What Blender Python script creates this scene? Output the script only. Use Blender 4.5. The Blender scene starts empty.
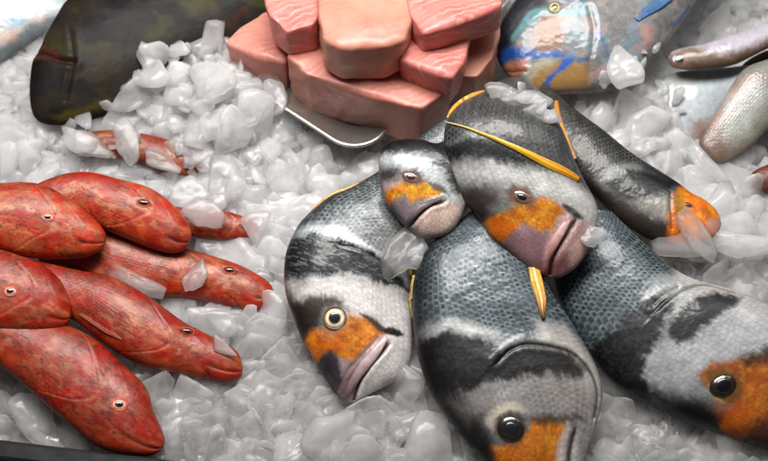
import bpy, bmesh, math, random
import numpy as np
from mathutils import Vector, Matrix

random.seed(7)
RNG = np.random.default_rng(11)
scene = bpy.context.scene
COL = scene.collection

# ------------------------------------------------------------------ camera
PW, PH = 768.0, 461.0
LENS, SENSOR = 50.0, 36.0
PITCH = math.radians(60)
DIST = 0.86
CAM = np.array([0.0, -DIST * math.cos(PITCH), DIST * math.sin(PITCH)])
FWD = -CAM / np.linalg.norm(CAM)
RIGHT = np.array([1.0, 0.0, 0.0])
UPV = np.cross(RIGHT, FWD)
KF = SENSOR / LENS
P = 0.0008                                   # one "reference unit" on the bed, about 0.8 mm

def ray(px, py):
    d = FWD + RIGHT * ((px - PW / 2) / PW * KF) - UPV * ((py - PH / 2) / PW * KF)
    return d / np.linalg.norm(d)

def at(px, py, z=0.0):
    d = ray(px, py)
    return CAM + d * ((z - CAM[2]) / d[2])

def on_plane(px, py, o, n):
    d = ray(px, py)
    return CAM + d * (np.dot(o - CAM, n) / np.dot(d, n))

def project(Pts):
    q = Pts - CAM
    dep = q @ FWD
    return np.stack([(q @ RIGHT) / dep / KF * PW + PW / 2, -(q @ UPV) / dep / KF * PW + PH / 2], -1), dep

cd = bpy.data.cameras.new('camera')
cam = bpy.data.objects.new('camera', cd)
COL.objects.link(cam)
cd.lens, cd.sensor_width = LENS, SENSOR
cd.clip_start, cd.clip_end = 0.02, 50
cam.location = CAM
cam.rotation_euler = (math.pi / 2 - PITCH, 0, 0)
cd.dof.use_dof = True
cd.dof.focus_distance = 0.80
cd.dof.aperture_fstop = 4.5
scene.camera = cam

# ------------------------------------------------------------------ noise
_tab = RNG.random((256, 256))
def vnoise(x, y, seed=0):
    x = np.asarray(x, float) + seed * 17.31
    y = np.asarray(y, float) + seed * 9.77
    xi, yi = np.floor(x).astype(int), np.floor(y).astype(int)
    fx, fy = x - xi, y - yi
    fx = fx * fx * (3 - 2 * fx); fy = fy * fy * (3 - 2 * fy)
    a = _tab[xi & 255, yi & 255]; b = _tab[(xi + 1) & 255, yi & 255]
    c = _tab[xi & 255, (yi + 1) & 255]; d = _tab[(xi + 1) & 255, (yi + 1) & 255]
    return (a * (1 - fx) + b * fx) * (1 - fy) + (c * (1 - fx) + d * fx) * fy

def fbm(x, y, seed=0, oct=4):
    s, amp, tot, f = 0, 1.0, 0, 1.0
    for i in range(oct):
        s = s + amp * vnoise(x * f, y * f, seed + i * 3.7); tot += amp
        amp *= 0.5; f *= 2.03
    return s / tot

def sstep(a, b, x):
    t = np.clip((x - a) / (b - a), 0, 1)
    return t * t * (3 - 2 * t)

def lin(c):
    c = np.asarray(c, float) / 255.0
    return np.where(c <= 0.04045, c / 12.92, ((c + 0.055) / 1.055) ** 2.4)

# ------------------------------------------------------------------ 2D helpers
def smooth_line(pts, n):
    p = np.asarray(pts, float)
    q = np.vstack([2 * p[0] - p[1], p, 2 * p[-1] - p[-2]])
    out = []
    for i in range(1, len(q) - 2):
        p0, p1, p2, p3 = q[i - 1], q[i], q[i + 1], q[i + 2]
        t = np.linspace(0, 1, 24, endpoint=False)[:, None]
        out.append(0.5 * (2 * p1 + (p2 - p0) * t + (2 * p0 - 5 * p1 + 4 * p2 - p3) * t ** 2 + (3 * p1 - p0 - 3 * p2 + p3) * t ** 3))
    o = np.vstack(out + [p[-1:]])
    L = np.concatenate([[0], np.cumsum(np.linalg.norm(np.diff(o, axis=0), axis=1))])
    u = (np.linspace(0, 1, n) if np.isscalar(n) else np.asarray(n)) * L[-1]
    return np.stack([np.interp(u, L, o[:, k]) for k in range(o.shape[1])], -1)

def seg_dist(X, A, B):
    d = B - A
    L2 = max(float(d @ d), 1e-9)
    t = np.clip(((X - A) @ d) / L2, 0, 1)
    return np.linalg.norm(X - A - t[:, None] * d, axis=1), t

def line_dist(X, pts):
    pts = np.asarray(pts, float)
    best = np.full(len(X), 1e9); par = np.zeros(len(X)); side = np.zeros(len(X))
    for i in range(len(pts) - 1):
        d, t = seg_dist(X, pts[i], pts[i + 1])
        m = d < best
        best[m] = d[m]; par[m] = (i + t[m]) / (len(pts) - 1)
        e = pts[i + 1] - pts[i]
        sd = e[0] * (X[:, 1] - pts[i][1]) - e[1] * (X[:, 0] - pts[i][0])
        side[m] = np.sign(sd[m])
    return best, par, side

def poly_sdf(X, poly):
    """signed distance, positive inside"""
    poly = np.asarray(poly, float)
    best = np.full(len(X), 1e9); ins = np.zeros(len(X), bool)
    n = len(poly)
    for i in range(n):
        A, B = poly[i], poly[(i + 1) % n]
        d, _ = seg_dist(X, A, B)
        best = np.minimum(best, d)
        c = (A[1] > X[:, 1]) != (B[1] > X[:, 1])
        with np.errstate(divide='ignore', invalid='ignore'):
            xc = (B[0] - A[0]) * (X[:, 1] - A[1]) / (B[1] - A[1] + 1e-12) + A[0]
        ins ^= c & (X[:, 0] < xc)
    return np.where(ins, best, -best)

# ------------------------------------------------------------------ objects
def tag(o, label=None, cat=None, group=None, kind=None):
    if label: o['label'] = label
    if cat: o['category'] = cat
    if group: o['group'] = group
    if kind: o['kind'] = kind
    return o

def empty(name, loc):
    o = bpy.data.objects.new(name, None)
    COL.objects.link(o)
    o.location = Vector(loc); o.empty_display_size = 0.02
    return o

def mesh_obj(name, V, F, mat, parent=None, col=None, smooth=True, origin=(0, 0, 0)):
    V = np.asarray(V, float) - np.asarray(origin)
    me = bpy.data.meshes.new(name)
    F = np.asarray(F)
    me.vertices.add(len(V)); me.vertices.foreach_set('co', V.astype(np.float32).ravel())
    k = F.shape[1]
    me.loops.add(F.size); me.loops.foreach_set('vertex_index', F.astype(np.int32).ravel())
    me.polygons.add(len(F))
    me.polygons.foreach_set('loop_start', (np.arange(len(F)) * k).astype(np.int32))
    me.polygons.foreach_set('use_smooth', np.full(len(F), smooth))
    me.update(calc_edges=True); me.validate()
    if col is not None:
        c = np.ones((len(V), 4), np.float32); c[:, :col.shape[1]] = col
        a = me.color_attributes.new('pigment', 'FLOAT_COLOR', 'POINT')
        a.data.foreach_set('color', c.ravel())
    me.materials.append(mat)
    o = bpy.data.objects.new(name, me)
    COL.objects.link(o)
    if parent: o.parent = parent
    return o

def grid_faces(n, m, wrap=False):
    i, j = np.meshgrid(np.arange(n - 1), np.arange(m if wrap else m - 1), indexing='ij')
    j2 = (j + 1) % m
    return np.stack([i * m + j, i * m + j2, (i + 1) * m + j2, (i + 1) * m + j], -1).reshape(-1, 4)

# ------------------------------------------------------------------ materials
def new_mat(name):
    m = bpy.data.materials.new(name); m.use_nodes = True
    nt = m.node_tree; nt.nodes.clear()
    out = nt.nodes.new('ShaderNodeOutputMaterial')
    b = nt.nodes.new('ShaderNodeBsdfPrincipled')
    nt.links.new(b.outputs[0], out.inputs[0])
    return m, nt, b, out

def setp(b, **kw):
    names = dict(rough='Roughness', metal='Metallic', ior='IOR', coat='Coat Weight', coat_rough='Coat Roughness', sss='Subsurface Weight',
                 sss_scale='Subsurface Scale', sss_rad='Subsurface Radius', base='Base Color', spec='Specular IOR Level', trans='Transmission Weight')
    for k, v in kw.items():
        b.inputs[names[k]].default_value = v

def noise_node(nt, scale, detail=3, rough=0.5, coord='Object', stretch=None):
    tc = nt.nodes.new('ShaderNodeTexCoord'); n = nt.nodes.new('ShaderNodeTexNoise')
    n.inputs['Scale'].default_value = scale; n.inputs['Detail'].default_value = detail; n.inputs['Roughness'].default_value = rough
    src = tc.outputs[coord]
    if stretch:
        mp = nt.nodes.new('ShaderNodeMapping'); mp.inputs['Scale'].default_value = stretch
        nt.links.new(src, mp.inputs[0]); src = mp.outputs[0]
    nt.links.new(src, n.inputs['Vector'])
    return n

def maprange(nt, src, a, b, c, d):
    r = nt.nodes.new('ShaderNodeMapRange')
    nt.links.new(src, r.inputs[0])
    for i, v in enumerate((a, b, c, d)): r.inputs[i + 1].default_value = v
    return r.outputs[0]

def bump(nt, b, src, strength, dist):
    n = nt.nodes.new('ShaderNodeBump')
    n.inputs['Strength'].default_value = strength; n.inputs['Distance'].default_value = dist
    nt.links.new(src, n.inputs['Height']); nt.links.new(n.outputs[0], b.inputs['Normal'])

def skin_mat(name, rough=0.32, coat=0.5, coat_rough=0.12, metal=0.35, sss=0.12, bmp=.4, spec=.5):
    m, nt, b, out = new_mat(name)
    a = nt.nodes.new('ShaderNodeAttribute'); a.attribute_name = 'pigment'
    n = noise_node(nt, 500, 4, 0.6)
    mul = nt.nodes.new('ShaderNodeMixRGB'); mul.blend_type = 'MULTIPLY'; mul.inputs[0].default_value = 1
    v = maprange(nt, n.outputs[0], 0.25, 0.75, 0.86, 1.12)
    nt.links.new(a.outputs['Color'], mul.inputs[1]); nt.links.new(v, mul.inputs[2])
    nt.links.new(mul.outputs[0], b.inputs['Base Color'])
    mm = nt.nodes.new('ShaderNodeMath'); mm.operation = 'MULTIPLY'; mm.inputs[1].default_value = metal
    nt.links.new(a.outputs['Alpha'], mm.inputs[0]); nt.links.new(mm.outputs[0], b.inputs['Metallic'])
    n2 = noise_node(nt, 120, 4, 0.6)
    nt.links.new(maprange(nt, n2.outputs[0], 0.3, 0.7, rough - 0.08, rough + 0.14), b.inputs['Roughness'])
    setp(b, coat=coat, coat_rough=coat_rough, sss=sss, sss_scale=0.004, sss_rad=(1, .5, .35), ior=1.4, spec=spec)
    n3 = noise_node(nt, 480, 5, 0.7)
    bump(nt, b, n3.outputs[0], bmp, 0.0008)
    return m

M_BREAM = skin_mat('bream_skin', rough=.40, coat=.26, coat_rough=.13, bmp=.2, spec=.32)
M_RED = skin_mat('red_skin', rough=0.46, coat=0.14, coat_rough=.2, metal=0.0, sss=0.12)
M_DARK = skin_mat('dark_skin', rough=0.6, coat=0.05, coat_rough=.2, spec=.15, metal=0.0, sss=0.02)
M_SOFT = skin_mat('silver_skin', rough=0.38, coat=0.4, metal=0.15, sss=0.2)
M_FIN = skin_mat('fin_membrane', rough=0.4, coat=0.4, metal=0.0, sss=0.25)

def eye_mat():
    m, nt, b, out = new_mat('wet_eye')
    a = nt.nodes.new('ShaderNodeAttribute'); a.attribute_name = 'pigment'
    nt.links.new(a.outputs['Color'], b.inputs['Base Color'])
    setp(b, rough=0.25, coat=1.0, coat_rough=0.03, ior=1.4)
    n = noise_node(nt, 500, 2); bump(nt, b, n.outputs[0], 0.15, 0.0004)
    return m
M_EYE = eye_mat()

def ice_mat(name, base, clear, glass, sss_scale=0.015, rough=0.2):
    """wet ice: cloudy scattering body, light passing through from behind, a refracting share and a see-through share"""
    m, nt, b, out = new_mat(name)
    L = nt.links.new
    n = noise_node(nt, 0.9, 4, 0.6)
    ramp = nt.nodes.new('ShaderNodeMixRGB')
    ramp.inputs[1].default_value = (*base, 1); ramp.inputs[2].default_value = (base[0] * 0.94, base[1] * 0.94, base[2] * 0.945, 1)
    L(maprange(nt, n.outputs[0], 0.35, 0.65, 0, 1), ramp.inputs[0])
    oi = nt.nodes.new('ShaderNodeObjectInfo'); vr = nt.nodes.new('ShaderNodeMixRGB'); vr.blend_type = 'MULTIPLY'; vr.inputs[0].default_value = 1
    L(ramp.outputs[0], vr.inputs[1]); L(maprange(nt, oi.outputs['Random'], 0, 1, .86, 1.02), vr.inputs[2]); L(vr.outputs[0], b.inputs['Base Color'])
    setp(b, sss=1.0, sss_scale=sss_scale, sss_rad=(1.0, 0.97, 0.94), ior=1.31, coat=0.9, coat_rough=0.05, rough=rough)
    n3 = noise_node(nt, 1.6, 4, 0.55)
    bump(nt, b, n3.outputs[0], 0.35, 0.004)
    tl = nt.nodes.new('ShaderNodeBsdfTranslucent'); tl.inputs[0].default_value = (.95, .95, .95, 1)
    m1 = nt.nodes.new('ShaderNodeMixShader'); m1.inputs[0].default_value = .58
    L(b.outputs[0], m1.inputs[1]); L(tl.outputs[0], m1.inputs[2])
    gl = nt.nodes.new('ShaderNodeBsdfRefraction') if False else nt.nodes.new('ShaderNodeBsdfGlass')
    gl.inputs['IOR'].default_value = 1.22; gl.inputs['Roughness'].default_value = .12; gl.inputs[0].default_value = (.97, .98, .98, 1)
    L(b.inputs['Normal'].links[0].from_socket, gl.inputs['Normal'])
    m2 = nt.nodes.new('ShaderNodeMixShader'); m2.inputs[0].default_value = glass
    L(m1.outputs[0], m2.inputs[1]); L(gl.outputs[0], m2.inputs[2])
    tr = nt.nodes.new('ShaderNodeBsdfTransparent'); tr.inputs[0].default_value = (0.97, 0.975, 0.975, 1)
    lw = nt.nodes.new('ShaderNodeLayerWeight'); lw.inputs['Blend'].default_value = 0.3
    n4 = noise_node(nt, 0.8, 3, 0.5)
    f = nt.nodes.new('ShaderNodeMath'); f.operation = 'MULTIPLY'
    L(maprange(nt, lw.outputs['Facing'], 0.0, 0.8, clear, clear * 0.2), f.inputs[0])
    L(maprange(nt, n4.outputs[0], 0.35, 0.65, 0.4, 1.3), f.inputs[1])
    f2 = nt.nodes.new('ShaderNodeMath'); f2.operation = 'MULTIPLY'
    L(f.outputs[0], f2.inputs[0]); L(maprange(nt, oi.outputs['Random'], 0, 1, 1.5, .55), f2.inputs[1]); f = f2
    mx = nt.nodes.new('ShaderNodeMixShader')
    L(f.outputs[0], mx.inputs[0]); L(m2.outputs[0], mx.inputs[1]); L(tr.outputs[0], mx.inputs[2])
    L(mx.outputs[0], out.inputs[0])
    return m
M_ICE = ice_mat('ice_chunk', (0.975, 0.965, 0.96), 0.5, .12)
M_WET_DIM = ice_mat('wet_dim_ice', (0.86, 0.84, 0.825), 0.55, .3)  # wet ice, base also darkened for light falling off towards the front
M_CLEAR = ice_mat('clear_ice', (0.88, 0.87, 0.865), 0.40, .35)
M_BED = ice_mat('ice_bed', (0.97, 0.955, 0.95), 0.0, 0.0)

def dim_wet_front(m):  # greyer slush at the front, light falloff painted into its colour
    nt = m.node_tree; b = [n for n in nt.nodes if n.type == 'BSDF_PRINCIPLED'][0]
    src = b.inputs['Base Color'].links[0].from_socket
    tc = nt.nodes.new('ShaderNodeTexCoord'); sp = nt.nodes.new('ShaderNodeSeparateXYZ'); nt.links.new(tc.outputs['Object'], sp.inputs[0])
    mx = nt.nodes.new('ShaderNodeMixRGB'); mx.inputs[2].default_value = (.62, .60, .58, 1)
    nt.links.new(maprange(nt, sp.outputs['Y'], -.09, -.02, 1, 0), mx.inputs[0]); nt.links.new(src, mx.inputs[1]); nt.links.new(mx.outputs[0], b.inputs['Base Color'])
dim_wet_front(M_BED)

# ------------------------------------------------------------------ bed height (world x, y)
MOUNDS = []
def mound(px, py, h, r):
    MOUNDS.append((at(px, py)[:2], h, r * P))
mound(225, 105, 0.044, 75); mound(120, 130, 0.012, 60); mound(640, 110, 0.022, 70)
mound(740, 230, 0.012, 60); mound(130, 262, -0.03, 55); mound(20, 150, 0.014, 50)
def bed(x, y):
    x = np.asarray(x, float); y = np.asarray(y, float)
    h = 0.004 * (fbm(x * 18 + 40, y * 18 + 40, 3, 3) - 0.5)
    for c, a, r in MOUNDS:
        h = h + a * np.exp(-((x - c[0]) ** 2 + (y - c[1]) ** 2) / (r * r))
    return h

# ------------------------------------------------------------------ fish bodies
SURF = []          # projected front surfaces, used to rest things on fish
ITEMS = []         # outlines of things lying in the ice

class Fish:
    """A fish lofted from a dorsal and a ventral edge traced on the plane of its body."""
    def __init__(self, name, D, V, z0, tilt=0.45, roll=0.0, k=0.22, wmax=0.03, Ns=330, Nv=210, Nb=26, origin=None, power=0.82, erode=5, sag=0.0):
        self.name = name; self.relief = 1.0
        mid = np.mean(np.vstack([D, V]), axis=0) if origin is None else np.array(origin, float)
        o = at(mid[0], mid[1], z0)
        tocam = CAM - o; tocam /= np.linalg.norm(tocam)
        n = (1 - tilt) * np.array([0, 0, 1.0]) + tilt * tocam + np.array([roll, 0, 0]); n /= np.linalg.norm(n)
        ex = np.array([1.0, 0, 0]); ex = ex - n * (ex @ n); ex /= np.linalg.norm(ex)
        ey = np.cross(n, ex)
        self.o, self.n, self.ex, self.ey = o, n, ex, ey
        toab = lambda pts: np.array([[(q - o) @ ex / P, (q - o) @ ey / P] for q in (on_plane(a, b, o, n) for a, b in pts)])
        self.toab = toab
        s = np.linspace(0, 1, Ns); s = 1 - (1 - s) ** 1.12
        d2, v2 = smooth_line(toab(D), s), smooth_line(toab(V), s)
        M, H = (d2 + v2) / 2, (d2 - v2) / 2
        chord = np.linalg.norm(H, axis=1) * 2
        w = k * chord * P
        w = wmax * np.tanh(w / wmax)
        kern = np.ones(9) / 9
        w = np.minimum(np.convolve(np.pad(w, 4, 'edge'), kern, 'valid'), w * 1.02)
        th = np.concatenate([np.linspace(-math.pi / 2, math.pi / 2, Nv), np.linspace(math.pi / 2, 1.5 * math.pi, Nb + 2)[1:-1]])
        v = np.sin(th); c = np.cos(th)
        zz = np.sign(c) * np.abs(c) ** power
        ab = M[:, None, :] + v[None, :, None] * H[:, None, :]
        Z = w[:, None] * zz[None, :]
        self.sag = np.repeat((-sag * np.clip(1 - s / .38, 0, 1) ** 2)[:, None], len(th), 1).ravel()
        self.Ns, self.Nc, self.Nv = Ns, len(th), Nv
        self.ab = ab.reshape(-1, 2)
        self.Z = Z.ravel()
        arc = np.concatenate([[0], np.cumsum(np.linalg.norm(np.diff(M, axis=0), axis=1))])
        self.S = np.repeat(arc[:, None], len(th), 1).ravel()
        self.s = np.repeat(s[:, None], len(th), 1).ravel()
        self.v = np.repeat(v[None, :], Ns, 0).ravel()
        self.T = (v[None, :] * chord[:, None] / 2).ravel()
        self.len = arc[-1]
        ax = np.gradient(M, axis=0); ax /= np.linalg.norm(ax, axis=1)[:, None] + 1e-9
        self.axis = np.repeat(ax[:, None, :], len(th), 1).reshape(-1, 2)
        self.fringe = (fbm(self.T * .55, self.S * .03, 9, 3) - .5)[:, None] * self.axis
        self.front = np.repeat((c > -0.01)[None, :], Ns, 0).ravel()
        self.disp = np.zeros(len(self.Z))
        self.edge = np.repeat(np.abs(c)[None, :], Ns, 0).ravel()
        self.col = np.tile(lin((150, 150, 148)), (len(self.Z), 1)); self.metal = np.zeros(len(self.Z))
        self.refresh()
        ITEMS.append((np.vstack([np.array(D), np.array(V)[::-1]]), erode))
        self.warp = np.stack([fbm(self.ab[:, 0] * .09, self.ab[:, 1] * .09, 1) - .5, fbm(self.ab[:, 0] * .09, self.ab[:, 1] * .09, 2) - .5], -1)
        self.fine = np.stack([fbm(self.ab[:, 0] * .4, self.ab[:, 1] * .4, 5, 3) - .5, fbm(self.ab[:, 0] * .4, self.ab[:, 1] * .4, 6, 3) - .5], -1)

    def refresh(self):
        self.W = self.o + (self.ab[:, :1] * P) * self.ex + (self.ab[:, 1:] * P) * self.ey + (self.Z + self.sag + self.disp * np.sign(self.Z + 1e-9))[:, None] * self.n
        self.pxy, self.dep = project(self.W)

    def idx(self, px, py):
        d = np.hypot(self.pxy[:, 0] - px, self.pxy[:, 1] - py) + np.where(self.front, 0, 1e3)
        i = int(np.argmin(d))
        return i, d[i]

    def loc(self, pts):
        """reference points -> coordinates in the plane of the body, through its skin"""
        out = []
        for p in pts:
            i, d = self.idx(p[0], p[1])
            if d < 2.5: out.append(self.ab[i])
            else:
                q, _ = self.pxy[i], 0
                out.append(self.ab[i] + self.toab([p])[0] - self.toab([tuple(q)])[0])
        return np.array(out)

    def X(self, warp=6.0, fine=3.0):
        return self.ab + self.warp * warp + self.fine * (fine * .7) + self.fringe * (fine * .9)

    def paint(self, mask, c, metal=None):
        m = np.clip(mask, 0, 1)[:, None]
        cc = lin(c) if np.ndim(c) == 1 else c
        self.col = self.col * (1 - m) + cc * m
        if metal is not None: self.metal = self.metal * (1 - m[:, 0]) + metal * m[:, 0]

    def patch(self, pts, c, soft=4, warp=7, fine=4, amt=1.0, metal=0.0):
        sd = poly_sdf(self.X(warp, fine), self.loc(pts))
        m = sstep(-soft, soft, sd) * amt
        self.paint(m, c, metal)
        return m

    def orange(self, pts, c, soft=4, warp=5, fine=5, amt=.95, rust=.5, gold=.7):
        m = self.patch(pts, c, soft, warp, fine, amt)
        c = np.asarray(c, float)
        a, b = self.ab[:, 0], self.ab[:, 1]
        self.paint(m * sstep(.38, .72, fbm(a * .09, b * .09, 171, 4)) * rust, (c[0] * .66, c[1] * .52, 14))
        self.paint(m * sstep(.42, .75, fbm(a * .16, b * .13, 173, 4)) * gold, (c[0] * 1.05, min(255, c[1] * 1.28), c[2] + 26))
        self.paint(m * sstep(.6, .8, fbm(a * .5, b * .5, 175, 3)) * .4, (96, 58, 20))
        self.disp += P * .5 * m * (fbm(a * .3, b * .3, 177, 3) - .5)
        return m

    def stroke(self, pts, c, width, soft=1.5, amt=1.0, warp=2, taper=False):
        d, t, _ = line_dist(self.X(warp, 1.5), smooth_line(self.loc(pts), 24))
        wd = width * (np.sin(np.clip(t, 0.03, .97) * math.pi) ** .6 if taper else 1)
        m = (1 - sstep(wd - soft, wd + soft, d)) * amt
        self.paint(m, c)
        return m

    def groove(self, pts, depth, width, lip=0.0, col=None, amt=0.8, step=0.0):
        d, t, sd = line_dist(self.X(1.2, .6), smooth_line(self.loc(pts), 30))
        endf = sstep(0, 0.12, t) * (1 - 0.0 * t)
        g = np.exp(-(d / width) ** 2)
        self.disp += P * (-depth * g * (.3 + .7 * endf) + lip * (np.exp(-((d - width * 2.6) / (width * 1.5)) ** 2)))
        if step:
            self.disp += P * step * np.exp(-(d / (width * 6)) ** 2) * sstep(-width * .8, width * .8, sd * d)
        if col is not None: self.paint(np.exp(-(d / (width * .8)) ** 2) * amt, col)

    def scales(self, mask, length=7.5, rows=22, lift=0.05, dark=(18, 20, 22), mid=(74, 81, 84), lite=(142, 150, 152), amt=1.0, jitter=.26):
        """overlapping scales in staggered rows, each a little raised towards its rear edge"""
        u = self.S / length + 2.6 * (fbm(self.S * .03, self.T * .03, 21, 3) - .5)
        r = (self.v * .5 + .5) * rows + 2.2 * (fbm(self.S * .02, self.T * .03, 25, 3) - .5)
        best = np.full(len(u), -9.0); tone = np.zeros(len(u)); idn = np.zeros(len(u)); lat = np.zeros(len(u)); lr = np.zeros(len(u))
        for dj in (-1, 0, 1):
            j = np.floor(r) + dj
            off = (j % 2) * .5
            for di in (-1, 0, 1):
                ic = np.floor(u - off) + di
                h = np.sin(ic * 127.1 + j * 311.7) * 43758.5; h = h - np.floor(h)
                cu = ic + off + .5 + (h - .5) * jitter; cr = j + .5
                du = (u - cu); dr = (r - cr) / .62
                # scale: ellipse open to the head, rear edge at du = -.75
                dd = np.sqrt((np.minimum(du, 0) / .78) ** 2 + dr ** 2 + (np.maximum(du, 0) / 1.2) ** 2)
                ok = dd < 1
                pri = ic + off            # nearer the head lies on top
                m = ok & (pri > best)
                best[m] = pri[m]; tone[m] = dd[m]; idn[m] = h[m]; lat[m] = du[m]; lr[m] = np.abs(r - cr)[m]
        rim = sstep(.62, .98, tone)
        body = np.clip(.5 + lat * .8, 0, 1)
        tonev = np.clip(.55 + .7 * (idn - .5) + .6 * (fbm(self.S * .06, self.T * .06, 28, 3) - .5), 0, 1)
        dk = np.clip(.97 * sstep(-.64, -.26, lat + .16 * (fbm(self.S * .3, self.T * .3, 27, 2) - .5)) * (1 - .85 * sstep(.22, .5, lr + .1 * (idn - .5))) + .05 * rim, 0, .96) * np.clip(.75 + .5 * (idn - .5), 0, 1)
        dk = dk * np.clip(.35 + 1.25 * fbm(self.S * .045 + 3, self.T * .06, 29, 3), .45, 1.0)
        c = (lin(mid) * (1 - tonev[:, None]) + lin(lite) * tonev[:, None]) * (1 - dk)[:, None] + lin(dark) * dk[:, None]
        mk = np.clip(mask, 0, 1) * amt
        self.col = self.col * (1 - mk[:, None]) + c * mk[:, None]
        self.metal = np.maximum(self.metal, mk * .8 * (1 - rim))
        self.disp += P * lift * mk * np.clip(-lat, -.3, .7) * (1 - sstep(.8, 1, tone))
        return tone

    def streaks(self, amt, along=.05, across=.7, seed=31, mask=1.0):
        f = fbm(self.S * across, self.T * along, seed, 3)
        g = 1 + amt * (f - .5) * 2 * mask
        self.col = self.col * np.clip(g, .1, 2.5)[:, None]

    def mottle(self, amt, scale=.12, seed=41):
        f = fbm(self.ab[:, 0] * scale, self.ab[:, 1] * scale, seed, 4)
        self.col = self.col * np.clip(1 + amt * (f - .5) * 2, .1, 2.5)[:, None]

    def build(self, label, cat, group, mat, rootname=None):
        wr = fbm(self.S * .35, self.T * .18, 77, 4) - .5
        self.disp += self.relief * P * (.2 * self.fine[:, 0] + 1.1 * (fbm(self.ab[:, 0] * .04, self.ab[:, 1] * .05, 78, 3) - .5) + .16 * wr) * self.edge
        self.refresh()
        base = self.o - self.n * 0.0
        self.root = empty(rootname or self.name, base)
        tag(self.root, label, cat, group)
        col = np.concatenate([np.clip(np.clip(self.col, 0, 1) ** 1.12 * .86, 0, 1), self.metal[:, None]], 1)
        F = grid_faces(self.Ns, self.Nc, True)
        # close the tail
        mesh_obj('body', self.W, F, mat, self.root, col, origin=base)
        self.base = base
        f = self.front
        SURF.append((self.pxy[f], self.dep[f], self.W[f]))
        return self.root

    def normal(self, i):
        r, c = divmod(i, self.Nc)
        c = min(max(c, 4), self.Nv - 5); r = min(max(r, 4), self.Ns - 5)
        G = self.W.reshape(self.Ns, self.Nc, 3)
        a = G[r + 4, c] - G[r - 4, c]; b = G[r, c + 4] - G[r, c - 4]
        n = np.cross(a, b); n /= np.linalg.norm(n) + 1e-12
        return n if n @ self.n > 0 else -n

    def eye(self, px, py, r, ring=(205, 195, 150), outer=(90, 70, 50), pupil=(14, 16, 20), pr=.55, asp=1.0, ang=0, dome=.38, lift=.0, ring_in=None, socket=None):
        i, _ = self.idx(px, py)
        c, n = self.W[i], self.normal(i)
        n = n * .6 + self.n * .4; n /= np.linalg.norm(n)
        t = np.cos(ang) * RIGHT - np.sin(ang) * UPV
        t = t - n * (t @ n); t /= np.linalg.norm(t); u = np.cross(n, t)
        R = r * P
        def disc(rad, h, z, cols, flat):
            nr, na = 12, 40
            rr = np.linspace(0.001, 1, nr); aa = np.linspace(0, 2 * math.pi, na, endpoint=False)
            Vv, Cc = [], []
            for q in rr:
                for a in aa:
                    zz = z + h * math.sqrt(max(0, 1 - q * q * flat))
                    Vv.append(c + t * math.cos(a) * rad * q + u * math.sin(a) * rad * q * asp + n * zz)
                    Cc.append(cols(q, a))
            return np.array(Vv), grid_faces(nr, na, True), np.array(Cc)
        def iris(q, a):
            j = .65 + .6 * vnoise(a * 2.2 + px, q * 5, 61)
            k = float(sstep(.72, .98, q))
            return (lin(ring) * (1 - k) + lin(outer) * k) * float(j)
        Vv, F, Cc = disc(R, R * dome, -R * .12 + lift * P, iris, 1)
        e = mesh_obj('eye', Vv, F, M_EYE, self.root, Cc, origin=self.base)
        Vp, F, Cc = disc(R * pr, R * .12, R * (dome * .86 - .12) + lift * P, lambda q, a: lin(pupil) if q < .9 else lin(outer), 1)
        mesh_obj('pupil', Vp, F, M_EYE, e, Cc, origin=self.base)
        # raised rim of the socket
        if socket is not None:
            na, nb = 44, 8
            Vv = []
            for a in np.linspace(0, 2 * math.pi, na, endpoint=False):
                ctr = c + t * math.cos(a) * R * 1.06 + u * math.sin(a) * R * 1.06 * asp
                rd = t * math.cos(a) + u * math.sin(a)
                for b in np.linspace(0, 2 * math.pi, nb, endpoint=False):
                    Vv.append(ctr + (rd * math.cos(b) + n * math.sin(b)) * R * (.1 + .1 * float(vnoise(a * 1.6 + px, 3, 63))) - n * R * .07)
            Vv = np.array(Vv)
            idx = np.arange(na * nb).reshape(na, nb)
            F = np.stack([idx, np.roll(idx, -1, 1), np.roll(np.roll(idx, -1, 0), -1, 1), np.roll(idx, -1, 0)], -1).reshape(-1, 4)
            nn = fbm(Vv[:, 0] * 300, Vv[:, 1] * 300, 71, 2)[:, None]
            mesh_obj('eye_socket', Vv, F, M_BREAM, e, np.concatenate([lin(socket) * (.5 + nn), np.zeros((len(Vv), 1))], 1), origin=self.base)

    def skin_points(self, pts, lift, n):
        out = []
        for p in smooth_line(pts, n):
            i, d = self.idx(p[0], p[1])
            if d < 4: out.append(self.W[i] + self.normal(i) * lift)
            else: out.append(on_plane(p[0], p[1], self.W[i], self.n) + self.n * lift)
        out = np.array(out)
        for _ in range(6): out[1:-1] = (out[:-2] + 2 * out[1:-1] + out[2:]) / 4
        return out

    def fin(self, name, pts, widths, cols, lift=.0012, thick=.0006, n=60, label=None, rays=4):
        """a folded fin lying along the skin: a flattened tapering blade with ray ridges"""
        L = self.skin_points(pts, lift, n)
        t = np.gradient(L, axis=0); t /= np.linalg.norm(t, axis=1)[:, None]
        view = CAM - L; view /= np.linalg.norm(view, axis=1)[:, None]
        nn = self.n * .5 + view * .5
        sd = np.cross(nn, t); sd /= np.linalg.norm(sd, axis=1)[:, None]; nn = np.cross(t, sd)
        W = np.interp(np.linspace(0, 1, n), np.linspace(0, 1, len(widths)), widths) * P / 2
        m = 20
        a = np.linspace(0, 2 * math.pi, m, endpoint=False)
        V, C = [], []
        colr = np.array([lin(c) for c in cols])
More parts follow.
